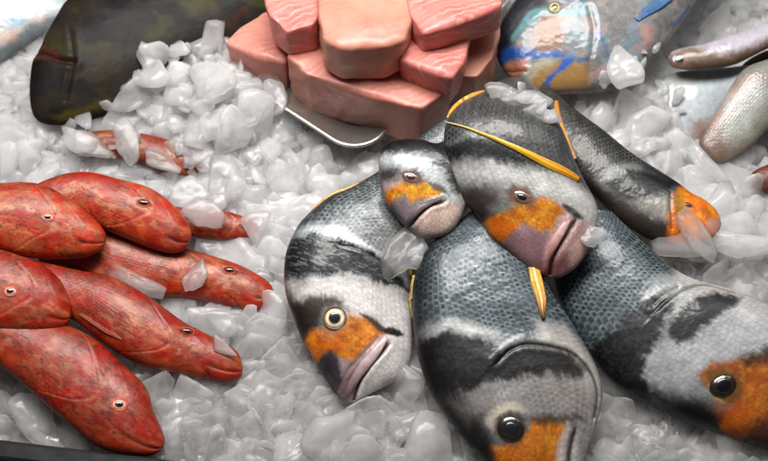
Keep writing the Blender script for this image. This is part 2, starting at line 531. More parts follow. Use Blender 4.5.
        for i in range(n):
            f = i / (n - 1) * (len(cols) - 1); k = min(int(f), len(cols) - 2)
            cc = colr[k] * (1 - f + k) + colr[k + 1] * (f - k)
            for q in a:
                x, y = math.cos(q), math.sin(q)
                rid = 1 + .35 * math.cos(x * math.pi * rays * 2)
                V.append(L[i] + sd[i] * W[i] * x + nn[i] * min(thick, W[i]) * y * rid)
                C.append(cc * (.55 + .45 * (rid - .65) / .7) * (.75 + .5 * float(vnoise(i * .2, x * 4, 81))))
        o = mesh_obj(name, np.array(V), grid_faces(n, m, True), M_FIN, self.root, np.array(C), origin=self.base)
        if label: o['label'] = label
        return o

    def lip(self, pts, widths, col, lift=0.0, col2=None):
        L = self.skin_points(pts, lift, 40)
        t = np.gradient(L, axis=0); t /= np.linalg.norm(t, axis=1)[:, None]
        sd = np.cross(self.n, t); sd /= np.linalg.norm(sd, axis=1)[:, None]; nn = np.cross(t, sd)
        W = np.interp(np.linspace(0, 1, 40), np.linspace(0, 1, len(widths)), widths) * P / 2
        a = np.linspace(0, 2 * math.pi, 18, endpoint=False)
        V, C = [], []
        for i in range(40):
            f = i / 39
            for q in a:
                V.append(L[i] + sd[i] * W[i] * math.cos(q) + nn[i] * W[i] * .6 * math.sin(q))
                cc = lin(col) * (1 - f) + lin(col2 or col) * f
                C.append(cc * (.75 + .5 * float(fbm(i * .3, q * 1.2, 91, 2))))
        return mesh_obj('lip', np.array(V), grid_faces(40, 18, True), M_BREAM, self.root, np.concatenate([np.array(C), np.zeros((len(C), 1))], 1), origin=self.base)

GB = 'sea bream laid on the ice'
def net(F, amt=.15):
    c0 = F.col.copy(); d0 = F.disp.copy(); m0 = F.metal.copy()
    tone = F.scales(np.ones(len(F.v)), length=5.6, rows=26, lift=.1)
    F.disp = d0 + P * .02 * (tone - .5); F.metal = m0
    k = sstep(.55, .98, tone) * (.4 + .8 * sstep(.35, .65, fbm(F.S * .05, F.T * .05, 88, 3)))
    F.col = c0 * (1 - amt * k)[:, None] * (1 + .12 * (1 - sstep(0, .5, tone)))[:, None]
    g = fbm(F.S * .05, F.T * .09, 89, 4)
    F.col *= np.clip(1 + .5 * (g - .5), .6, 1.4)[:, None]
def bream_base(F, back=(40, 42, 44), flank=(146, 149, 149), belly=(196, 190, 186)):
    d = F.v
    F.col = lin(flank) * np.ones((len(d), 1))
    F.paint(sstep(.3, 1.0, d + .25 * F.warp[:, 0]), back, .4)
    F.paint(sstep(.2, .95, -d + .25 * F.warp[:, 1]), belly, .2)
    F.metal[:] = .5

# ---- sea bream on the left of the group, whole head in view
A = Fish('sea_bream',
    [(455, 112), (425, 132), (395, 160), (355, 186), (330, 197), (310, 213), (297, 228), (287, 250), (284, 272), (286, 295), (294, 320), (303, 342), (316, 364), (331, 388), (339, 397), (346, 401)],
    [(470, 135), (455, 165), (437, 200), (422, 235), (412, 270), (410, 300), (412, 325), (412, 350), (408, 367), (399, 379), (385, 387), (372, 393), (360, 399), (352, 402), (346, 401)],
    .030, tilt=.55, k=.23, wmax=.026, origin=(345, 300))
bream_base(A)
up = lambda pts, o, k: [(o[0] + x / k, o[1] + y / k) for x, y in pts]
a1 = lambda pts: up(pts, (280, 280), 3.546)
a2 = lambda pts: up(pts, (280, 170), 3.84)
band = a2([(5, 290), (70, 258), (160, 250), (240, 262), (290, 298), (345, 318), (400, 355), (480, 425), (495, 465), (420, 440), (330, 405), (270, 392), (200, 402), (130, 402), (60, 412), (5, 430)])
sc = 1 - sstep(-6, 14, poly_sdf(A.X(), A.loc([(270, 236), (300, 236), (345, 232), (375, 262), (420, 300), (430, 420), (270, 420)])))
A.scales(sc, length=4.8, rows=24, lift=.05)
A.streaks(.45, .12, .7, 57, sc)
A.paint(sc * sstep(-.2, .9, -A.v) * .5, (176, 172, 168))
A.patch(a2([(30, 255), (60, 225), (150, 212), (230, 222), (300, 265), (380, 320), (330, 330), (230, 268), (120, 258)]), (205, 214, 214), 5, 8, 5, .85, .3)
A.patch([(270, 272), (300, 282), (340, 276), (372, 282), (410, 310), (425, 345), (405, 385), (360, 402), (348, 380), (372, 348), (350, 318), (318, 305), (290, 300)], (216, 211, 209), 8, 8, 4, .9, .3)
m = A.patch(band, (20, 23, 25), 3, 8, 6, .97, .25)
A.streaks(.75, .25, .55, 33, m)
A.patch(a2([(250, 300), (330, 320), (350, 345), (280, 360)]), (28, 14, 16), 6, 10, 10, .6)
sp = fbm(A.S * .9, A.T * .16, 51, 3)
A.paint(sstep(.56, .66, sp) * sstep(-18, -2, poly_sdf(A.X(10, 8), A.loc(band))) * .3, (170, 178, 176))
A.patch(a1([(5, 60), (60, 75), (110, 55), (160, 60), (225, 70), (240, 110), (200, 100), (160, 110), (140, 160), (110, 195), (80, 215)]), (44, 34, 26), 5, 6, 5, .9)
A.orange(a1([(85, 235), (105, 190), (150, 168), (190, 185), (240, 160), (245, 122), (300, 126), (350, 162), (372, 190), (340, 215), (300, 250), (250, 288), (210, 272), (180, 250), (150, 258), (130, 285)]), (216, 126, 22))
A.patch(a1([(88, 225), (120, 215), (200, 190), (215, 240), (150, 255), (125, 280)]), (205, 92, 18), 5, 6, 6, .6)
A.patch(a1([(150, 180), (180, 190), (170, 215), (150, 205)]), (176, 140, 120), 5, 6, 4, .5)
A.patch(a1([(140, 270), (175, 245), (210, 268), (218, 320), (225, 350), (215, 395), (190, 390), (160, 325)]), (52, 38, 50), 4, 5, 5, .9)
A.patch(a1([(210, 275), (260, 285), (320, 240), (345, 208), (382, 200), (382, 232), (330, 290), (285, 350), (262, 400), (240, 425), (205, 405), (225, 350)]), (168, 144, 146), 3, 3, 3, .9)
A.patch(a1([(190, 385), (235, 335), (285, 300), (300, 318), (262, 390), (245, 425), (210, 420)]), (92, 66, 68), 4, 4, 4, .7)
A.stroke(a1([(285, 118), (330, 150), (370, 178), (432, 192)]), (40, 34, 34), 3.0, 1.8, .9, 3, True)
A.stroke(a1([(365, 180), (400, 184), (436, 192)]), (30, 28, 30), 3.6, 1.5, .95, 2, True)
A.groove(a1([(384, 228), (330, 290), (290, 345), (270, 390), (262, 425)]), 3.2, 1.9, .9, (48, 30, 30), .9)
A.groove(a1([(345, 205), (300, 255), (240, 320), (205, 390)]), .7, 1.6, .3, (110, 84, 84), .4)
A.groove(a2([(235, 285), (300, 300), (370, 340), (470, 440), (500, 480)]), 1.0, 1.6, .2, (24, 24, 26), .6, .8)
A.paint(sstep(.72, 1.0, A.v + .2 * A.warp[:, 0]) * .6 * (1 - sstep(.7, .9, A.s)), (40, 42, 44))
net(A)
A.mottle(.1, .2, 44); A.streaks(.16, .1, .5, 35)
A.build('whole-headed sea bream left of the others with clear round eye and frowning mouth', 'fish', GB, M_BREAM)
A.eye(335, 318, 9.6, (218, 210, 186), (170, 140, 90), (24, 28, 34), .6, socket=(104, 76, 46), dome=.3)
A.lip(a1([(376, 206), (335, 262), (290, 318), (255, 372), (236, 415)]), [5, 9, 10, 8, 5], (208, 184, 182), -.0006, (96, 72, 74))
A.fin('dorsal_fin', [(372, 176), (350, 185), (330, 195), (312, 208), (303, 219)], [2, 6, 7, 5, 2], [(120, 96, 60), (190, 140, 40), (222, 150, 30), (226, 150, 30), (150, 120, 60)], -.001, .001)
A.fin('pelvic_fin', [(409, 268), (411, 282), (409, 300), (411, 318)], [3, 4, 3, 1], [(210, 160, 50), (190, 150, 60), (190, 170, 110)], .001, .0008)

# ---- bottom sea bream, snout out of the picture
E = Fish('sea_bream',
    [(470, 212), (445, 232), (425, 250), (415, 275), (412, 300), (414, 330), (419, 361), (431, 394), (454, 427), (479, 456), (502, 482), (522, 500), (548, 512)],
    [(515, 212), (533, 255), (550, 290), (568, 317), (586, 347), (599, 376), (602, 398), (597, 422), (589, 444), (582, 465), (575, 487), (565, 503), (548, 512)],
    .034, tilt=.6, k=.21, wmax=.032, Ns=380, Nv=260, origin=(505, 370))
bream_base(E)
e1 = lambda pts: up(pts, (400, 270), 2.414)
sc = 1 - sstep(-4, 14, poly_sdf(E.X(), E.loc(e1([(-40, 130), (60, 128), (130, 130), (240, 150), (300, 160), (345, 130), (420, 160), (600, 300), (500, 640), (-40, 640)]))))
E.scales(sc, length=5.3, rows=26, mid=(70, 80, 86), lite=(126, 139, 145), dark=(5, 6, 7), lift=.05)
E.patch(e1([(20, 175), (60, 130), (150, 118), (240, 150), (200, 170), (110, 150), (50, 190)]), (205, 208, 206), 6, 8, 6, .75, .3)
E.patch(e1([(320, 120), (400, 130), (470, 210), (500, 300), (480, 380), (455, 340), (440, 250), (350, 180)]), (176, 172, 168), 6, 6, 4, .7, .3)
E.patch(e1([(150, 340), (240, 280), (340, 262), (440, 262), (480, 300), (470, 400), (440, 470), (400, 365), (330, 360), (290, 320), (220, 330), (190, 400)]), (152, 148, 146), 10, 8, 5, .85, .3)
bandE = e1([(28, 190), (60, 170), (110, 152), (200, 165), (250, 190), (300, 178), (360, 180), (420, 205), (452, 245), (430, 262), (330, 255), (240, 272), (170, 290), (120, 320), (85, 320), (40, 250)])
m = E.patch(bandE, (20, 18, 19), 5, 10, 6, .95, .25)
E.streaks(.6, .2, .5, 36, m)
E.patch(e1([(40, 220), (75, 290), (130, 370), (200, 450), (240, 470), (200, 350), (170, 330), (110, 350), (75, 260)]), (26, 23, 23), 8, 8, 6, .92)
E.patch(e1([(100, 310), (180, 300), (210, 340), (150, 370)]), (150, 146, 144), 10, 12, 8, .55, .3)
for q in range(1):
    sp = fbm(E.S * .9, E.T * .5, 53, 3)
    E.paint(sstep(.57, .68, sp) * sstep(-20, -2, poly_sdf(E.X(10, 8), E.loc(bandE))) * .05, (176, 172, 170))
E.scales(sstep(-10, 8, poly_sdf(E.X(), E.loc(e1([(210, 330), (250, 280), (340, 262), (445, 262), (465, 330), (440, 380), (330, 360)])))) * .45, length=5, rows=30, dark=(86, 80, 77), mid=(146, 142, 139), lite=(176, 172, 168), lift=.12)
E.orange(e1([(225, 430), (290, 408), (325, 362), (395, 368), (385, 420), (372, 480), (360, 560), (240, 560)]), (196, 116, 24))
E.patch(e1([(225, 440), (300, 430), (360, 440), (350, 560), (240, 560)]), (150, 74, 20), 8, 8, 6, .45)
E.patch(e1([(300, 360), (370, 350), (440, 352), (450, 365), (400, 372), (330, 375)]), (48, 40, 38), 4, 4, 4, .8)
E.patch(e1([(372, 480), (385, 410), (403, 370), (425, 385), (418, 440), (410, 500)]), (186, 172, 168), 3, 3, 3, .9)
E.patch(e1([(205, 360), (235, 325), (290, 318), (300, 340), (245, 345), (225, 390)]), (205, 196, 180), 4, 4, 4, .8)
E.groove(e1([(422, 385), (412, 430), (406, 480), (395, 540)]), 3.4, 2.4, .8, (36, 26, 26), .9)
E.groove(e1([(230, 225), (262, 195), (300, 178), (360, 183), (420, 205), (460, 250), (476, 300), (470, 355)]), 1.4, 1.8, .3, (22, 20, 20), .75, 1.4)
E.paint(sstep(.55, .98, E.v + .2 * E.warp[:, 0]) * .75, (24, 24, 26))
net(E)
E.mottle(.1, .16, 45); E.streaks(.14, .1, .5, 37)
E.patch([(496, 416), (508, 411), (524, 416), (528, 430), (520, 444), (504, 445), (495, 432)], (52, 42, 34), 4, 4, 3, .85)
E.stroke([(494, 418), (505, 409), (520, 410)], (206, 196, 176), 2.0, 1.5, .7, 2, True)
E.build('large bluish-scaled sea bream at the front centre, snout cut off by the bottom edge', 'fish', GB, M_BREAM)
E.eye(511, 429, 12.5, (36, 27, 22), (30, 23, 19), (20, 24, 32), .52, .92, .3, .3)
E.fin('pectoral_fin', [(531, 262), (535, 280), (540, 298), (543, 320)], [9, 11, 9, 3], [(226, 176, 30), (222, 166, 24), (216, 150, 24), (40, 30, 20)], .0016, .0012)
E.fin('pelvic_fin', [(414, 276), (411, 286), (412, 300)], [4, 4, 2], [(190, 160, 80), (170, 150, 90), (160, 150, 110)], .0, .0008)

# ---- right sea bream, snout out of the picture
Fb = Fish('sea_bream',
    [(575, 212), (560, 243), (553, 270), (560, 300), (572, 325), (588, 352), (615, 384), (655, 408), (705, 429), (765, 449), (800, 455), (828, 446)],
    [(612, 212), (634, 234), (652, 250), (672, 268), (695, 280), (720, 287), (745, 295), (770, 308), (800, 333), (828, 368), (840, 410), (828, 446)],
    .030, tilt=.6, k=.21, wmax=.032, Ns=380, Nv=250, origin=(660, 340))
bream_base(Fb)
f1 = lambda pts: up(pts, (540, 230), 1.996)
f2 = lambda pts: up(pts, (640, 280), 2.547)
sc = 1 - sstep(-4, 16, poly_sdf(Fb.X(), Fb.loc(f1([(75, 260), (120, 210), (190, 165), (240, 110), (270, 60), (640, 60), (640, 640), (75, 640)]))))
Fb.scales(sc, length=5.3, rows=25, mid=(70, 80, 86), lite=(126, 139, 145), dark=(5, 6, 7), lift=.05)
Fb.patch(f1([(210, 130), (240, 90), (300, 105), (330, 120), (280, 160), (240, 170)]), (176, 178, 178), 8, 8, 6, .7, .3)
Fb.patch(f1([(170, 300), (230, 220), (330, 200), (400, 140), (460, 160), (520, 220), (460, 245), (380, 265), (320, 290), (300, 330), (230, 340)]), (182, 184, 187), 12, 10, 5, .85, .4)
bF = f1([(85, 255), (130, 205), (190, 165), (235, 130), (262, 140), (250, 190), (230, 240), (205, 300), (220, 350), (160, 325), (110, 290)])
m = Fb.patch(bF, (22, 21, 22), 6, 14, 9, .93, .25)
Fb.streaks(.5, .3, .4, 38, m)
sp = fbm(Fb.S * .7, Fb.T * .6, 54, 3)
Fb.paint(sstep(.55, .66, sp) * sstep(-14, 4, poly_sdf(Fb.X(12, 8), Fb.loc(bF))) * .06, (170, 164, 164))
Fb.patch(f1([(150, 300), (220, 345), (330, 395), (480, 450), (600, 470), (600, 430), (440, 420), (340, 350), (260, 330), (200, 300)]), (18, 16, 15), 10, 9, 6, .94)
bk = f2([(70, 130), (95, 85), (140, 42), (195, 30), (262, 42), (222, 74), (180, 108), (130, 150), (95, 165)])
m = Fb.patch(bk, (24, 25, 28), 4, 7, 6, .97, .2)
Fb.streaks(.5, .2, .6, 39, m)
Fb.orange(f2([(150, 250), (180, 215), (240, 205), (330, 185), (420, 175), (480, 250), (470, 400), (330, 390), (230, 400), (205, 370), (240, 320), (200, 310)]), (178, 98, 20))
Fb.patch(f2([(250, 200), (330, 165), (430, 160), (430, 200), (330, 205), (270, 225)]), (64, 42, 24), 5, 6, 5, .85)
Fb.patch(f2([(235, 385), (280, 365), (330, 345), (430, 340), (450, 460), (330, 430)]), (60, 36, 34), 7, 6, 6, .85)
Fb.patch(f2([(190, 320), (250, 310), (290, 330), (260, 390), (210, 385)]), (170, 80, 22), 7, 7, 6, .6)
Fb.groove(f1([(230, 165), (255, 140), (290, 118), (330, 110), (390, 125)]), 1.3, 1.8, .3, (24, 24, 24), .6, -1.0)
Fb.groove(f1([(225, 150), (250, 128), (275, 115)]), .8, 2.2, .6, (40, 40, 40), .4)
net(Fb)
Fb.mottle(.12, .15, 46); Fb.streaks(.14, .1, .5, 40)
Fb.patch([(706, 372), (722, 366), (740, 376), (744, 392), (736, 404), (722, 404), (708, 392)], (92, 74, 46), 4, 4, 3, .8)
Fb.stroke([(708, 384), (714, 396), (726, 403)], (176, 156, 112), 1.8, 1.5, .6, 2, True)
Fb.build('sea bream at the lower right with black gill patch, head cut off by the edge', 'fish', GB, M_BREAM)
Fb.eye(723, 386, 13, (34, 26, 20), (46, 36, 26), (8, 9, 12), .6, asp=.8, ang=-.5, dome=.34)

# ---- sea bream half hidden behind, orange face on the right
Db = Fish('sea_bream',
    [(545, 78), (572, 106), (602, 130), (632, 154), (658, 171), (677, 183), (690, 193), (705, 201), (716, 211), (721, 223), (719, 231)],
    [(528, 110), (556, 150), (578, 180), (600, 203), (620, 222), (645, 238), (662, 243), (680, 244), (700, 243), (712, 238), (719, 231)],
    .034, tilt=.3, k=.24, wmax=.022, Ns=300, Nv=180, origin=(640, 190), sag=.008)
bream_base(Db)
d1 = lambda pts: up(pts, (540, 90), 2.307)
sc = 1 - sstep(-4, 10, poly_sdf(Db.X(), Db.loc(d1([(140, 230), (160, 190), (200, 165), (260, 160), (460, 200), (460, 400), (140, 400)]))))
Db.scales(sc, length=4.6, rows=18, mid=(74, 76, 72), lite=(136, 136, 128), dark=(12, 12, 11))
Db.patch(d1([(120, 205), (160, 185), (200, 170), (230, 180), (180, 200), (150, 225)]), (190, 194, 188), 5, 6, 4, .7)
Db.patch(d1([(150, 215), (200, 182), (270, 195), (315, 215), (290, 240), (210, 262), (170, 245)]), (30, 34, 32), 4, 7, 6, .95, .2)
Db.patch(d1([(200, 258), (290, 240), (320, 250), (312, 310), (270, 320), (220, 290)]), (176, 172, 164), 6, 8, 5, .9, .3)
Db.patch(d1([(60, 140), (110, 200), (190, 250), (270, 300), (310, 310), (330, 380), (200, 380), (60, 240)]), (44, 26, 20), 6, 8, 5, .95)  # shadowed underside, its shade painted into the skin
Db.orange(d1([(295, 300), (305, 240), (330, 225), (440, 250), (440, 380), (300, 380)]), (226, 124, 20))
Db.patch(d1([(300, 250), (320, 240), (350, 270), (330, 290)]), (150, 130, 50), 5, 6, 5, .7)
Db.patch(d1([(385, 300), (425, 290), (425, 340), (380, 330)]), (186, 150, 140), 4, 4, 4, .8)
Db.groove(d1([(300, 235), (300, 270), (305, 320)]), .8, 1.6, .3, (60, 40, 30), .5)
net(Db)
Db.paint(sstep(-.1, -.75, Db.v) * .0 + .0, (20, 14, 12))
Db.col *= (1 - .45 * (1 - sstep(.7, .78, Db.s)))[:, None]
Db.mottle(.22, .2, 47)
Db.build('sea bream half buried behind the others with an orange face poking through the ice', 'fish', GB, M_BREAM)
Db.eye(688, 205, 6.5, (140, 84, 60), (110, 60, 40), (60, 34, 30), .5, asp=.5, ang=.45, dome=.2)
Db.fin('dorsal_fin', [(556, 104), (559, 122), (566, 141), (576, 160)], [4, 7, 8, 5], [(190, 120, 40), (224, 150, 30), (224, 150, 40), (190, 130, 60)], .004, .0008)

# ---- small sea bream wedged between two others
B = Fish('sea_bream',
    [(500, 108), (470, 124), (440, 143), (420, 140), (402, 140), (388, 144), (379, 155), (379, 172), (382, 190), (387, 204), (394, 214), (400, 222), (408, 227)],
    [(532, 160), (505, 186), (480, 200), (467, 208), (461, 219), (452, 231), (438, 238), (424, 238), (415, 233), (408, 227)],
    .072, tilt=.6, k=.26, wmax=.022, Ns=280, Nv=200, origin=(425, 190))
bream_base(B)
b1 = lambda pts: up(pts, (360, 130), 3.842)
B.patch(b1([(60, 150), (65, 95), (180, 90), (260, 120), (340, 180), (380, 260), (360, 300), (300, 230), (230, 150), (160, 140), (100, 165)]), (190, 196, 198), 6, 7, 5, .9, .4)
m = B.patch(b1([(60, 90), (100, 35), (180, 18), (300, 45), (400, 120), (420, 260), (370, 240), (330, 150), (250, 108), (170, 82), (100, 88)]), (22, 24, 26), 5, 8, 7, .92, .2)
B.streaks(.6, .2, .5, 42, m)
B.patch(b1([(70, 150), (130, 150), (170, 140), (150, 165), (130, 200), (80, 200)]), (44, 40, 34), 5, 6, 4, .85)
B.patch(b1([(75, 200), (130, 190), (150, 215), (110, 240), (80, 260)]), (180, 160, 158), 5, 6, 4, .8)
B.orange(b1([(85, 255), (105, 235), (150, 208), (250, 198), (318, 238), (292, 255), (230, 268), (208, 285), (165, 252), (125, 265), (105, 295), (90, 285)]), (226, 152, 24))
B.patch(b1([(85, 255), (110, 240), (120, 265), (105, 300), (88, 285)]), (220, 118, 30), 4, 4, 4, .7)
B.patch(b1([(120, 280), (165, 256), (210, 285), (270, 255), (325, 262), (260, 300), (215, 340), (190, 370), (150, 360)]), (134, 120, 126), 4, 4, 4, .9)
B.patch(b1([(215, 345), (260, 302), (325, 268), (370, 290), (400, 350), (340, 420), (220, 420), (205, 375)]), (214, 190, 178), 4, 4, 3, .92)
B.stroke(b1([(260, 200), (300, 220), (345, 250)]), (40, 40, 40), 3, 2, .7, 3, True)
B.groove(b1([(325, 272), (270, 292), (228, 325), (200, 360), (186, 372)]), 2.8, 1.6, .8, (40, 30, 32), .9)
B.patch(b1([(262, 360), (280, 360), (280, 378), (262, 378)]), (130, 100, 100), 4, 3, 3, .6)
net(B)
B.mottle(.2, .2, 48); B.streaks(.14, .1, .5, 43)
B.patch([(399, 172), (408, 167), (420, 171), (424, 180), (416, 186), (404, 182)], (74, 50, 42), 3, 4, 3, .85)
B.build('small sea bream wedged between two larger ones, only its face and sunken eye showing', 'fish', GB, M_BREAM)
B.eye(411, 177, 8.5, (120, 84, 76), (80, 56, 46), (60, 42, 46), .5, asp=.6, ang=.35, dome=.22)
B.lip(b1([(318, 262), (262, 284), (212, 318), (178, 362)]), [2, 5, 7, 5], (120, 104, 110), -.0006, (90, 76, 80))

# ---- top sea bream lying over the others
C = Fish('sea_bream',
    [(507, 62), (482, 84), (464, 98), (451, 112), (445, 128), (444, 148), (448, 168), (457, 190), (470, 209), (482, 222), (490, 237), (503, 250), (518, 262), (535, 274), (549, 278)],
    [(532, 65), (548, 93), (558, 118), (568, 143), (577, 166), (587, 186), (596, 203), (598, 218), (595, 232), (590, 246), (584, 258), (576, 268), (566, 275), (558, 278), (549, 278)],
    .084, tilt=.7, k=.24, wmax=.030, Ns=360, Nv=240, origin=(520, 180), sag=.045)
bream_base(C)
c1 = lambda pts: up(pts, (430, 80), 3.844)
c2 = lambda pts: up(pts, (460, 170), 3.84)
sc = 1 - sstep(-5, 12, poly_sdf(C.X(), C.loc(c1([(40, 330), (100, 300), (250, 310), (380, 330), (500, 370), (700, 460), (700, 900), (0, 900)]))))
C.scales(sc, length=5.2, rows=34, mid=(70, 73, 74), lite=(118, 121, 122), dark=(14, 15, 17), lift=.05)
up_m = 1 - sstep(-4, 6, poly_sdf(C.X(3, 2), C.loc(c1([(40, 165), (110, 190), (230, 210), (340, 260), (430, 310), (570, 400), (700, 600), (0, 600)]))))
C.paint(up_m * .6, (84, 83, 82), .3)
C.streaks(.5, .9, .06, 55, up_m)
C.patch(c1([(60, 245), (140, 212), (230, 212), (300, 240), (220, 228), (110, 240)]), (150, 156, 154), 4, 4, 3, .7)
m = C.patch(c1([(45, 290), (80, 238), (200, 222), (290, 245), (380, 295), (440, 330), (340, 330), (250, 312), (170, 300), (100, 310)]), (18, 25, 26), 8, 8, 6, .9, .3)
C.streaks(.5, .3, .5, 56, m)
C.patch(c1([(45, 360), (100, 325), (200, 315), (340, 340), (480, 355), (600, 430), (680, 520), (600, 560), (450, 460), (380, 410), (250, 400), (120, 430)]), (194, 194, 192), 8, 8, 5, .9, .4)
C.patch(c2([(0, 60), (60, 40), (130, 60), (170, 120), (130, 170), (90, 190), (40, 160)]), (62, 50, 47), 10, 8, 6, .88)
C.patch(c2([(110, 150), (180, 110), (200, 140), (150, 180)]), (128, 134, 124), 6, 6, 4, .7)
C.orange(c2([(88, 215), (110, 190), (170, 165), (215, 140), (280, 125), (305, 98), (405, 150), (375, 205), (348, 242), (290, 232), (240, 208), (212, 240), (165, 280), (112, 262)]), (212, 132, 24))
C.patch(c2([(85, 215), (120, 185), (190, 180), (205, 230), (160, 280), (110, 262)]), (200, 92, 20), 7, 6, 5, .75)
C.patch(c2([(165, 280), (212, 240), (240, 212), (290, 232), (345, 245), (360, 280), (330, 370), (280, 400), (220, 350)]), (146, 112, 118), 5, 5, 4, .9)
C.patch(c2([(345, 250), (385, 185), (425, 163), (448, 190), (420, 240), (370, 310), (345, 380), (310, 390)]), (206, 172, 166), 4, 4, 3, .9)
C.patch(c2([(370, 320), (410, 260), (445, 195), (500, 215), (505, 300), (450, 400), (350, 430)]), (204, 166, 160), 4, 4, 3, .85)
C.patch(c2([(380, 330), (420, 320), (420, 380), (360, 420), (290, 410), (300, 370), (350, 330)]), (118, 50, 52), 6, 6, 5, .75)
C.stroke(c2([(395, 135), (430, 160), (470, 185)]), (34, 32, 34), 3.2, 1.8, .9, 2, True)
C.groove(c2([(442, 192), (405, 255), (372, 308), (355, 350), (345, 400)]), 3.2, 2.0, 1.0, (60, 28, 28), .9)
net(C)
C.mottle(.12, .18, 49); C.streaks(.12, .1, .5, 44)
C.patch([(506, 192), (514, 184), (526, 186), (536, 198), (534, 206), (522, 207), (510, 201)], (112, 76, 60), 3, 4, 3, .85)
C.build('sea bream lying on top of the pile with a long yellow fin across its flank', 'fish', GB, M_BREAM)
C.eye(522, 197, 10, (112, 82, 66), (70, 46, 36), (22, 22, 28), .46, asp=.6, ang=.45, dome=.24)
C.lip(c2([(432, 172), (398, 222), (362, 284), (335, 345)]), [3, 8, 9, 5], (210, 176, 170), -.0012, (150, 92, 92))
C.fin('pelvic_fin', [(445, 122), (470, 129), (495, 139), (520, 150), (545, 163), (566, 173), (577, 180)], [1.2, 2, 3, 4.6, 6.6, 8, 5], [(226, 214, 170), (230, 200, 100), (228, 188, 50), (228, 176, 30), (224, 162, 26), (216, 140, 30)], 0.0012, .0009, label='long yellow fin folded across the flank')
C.fin('dorsal_fin', [(447, 118), (453, 110), (463, 102), (474, 96), (484, 92)], [2, 5, 6, 6, 3], [(220, 180, 90), (224, 160, 40), (222, 156, 40), (216, 150, 50), (190, 130, 60)], .0005, .001)

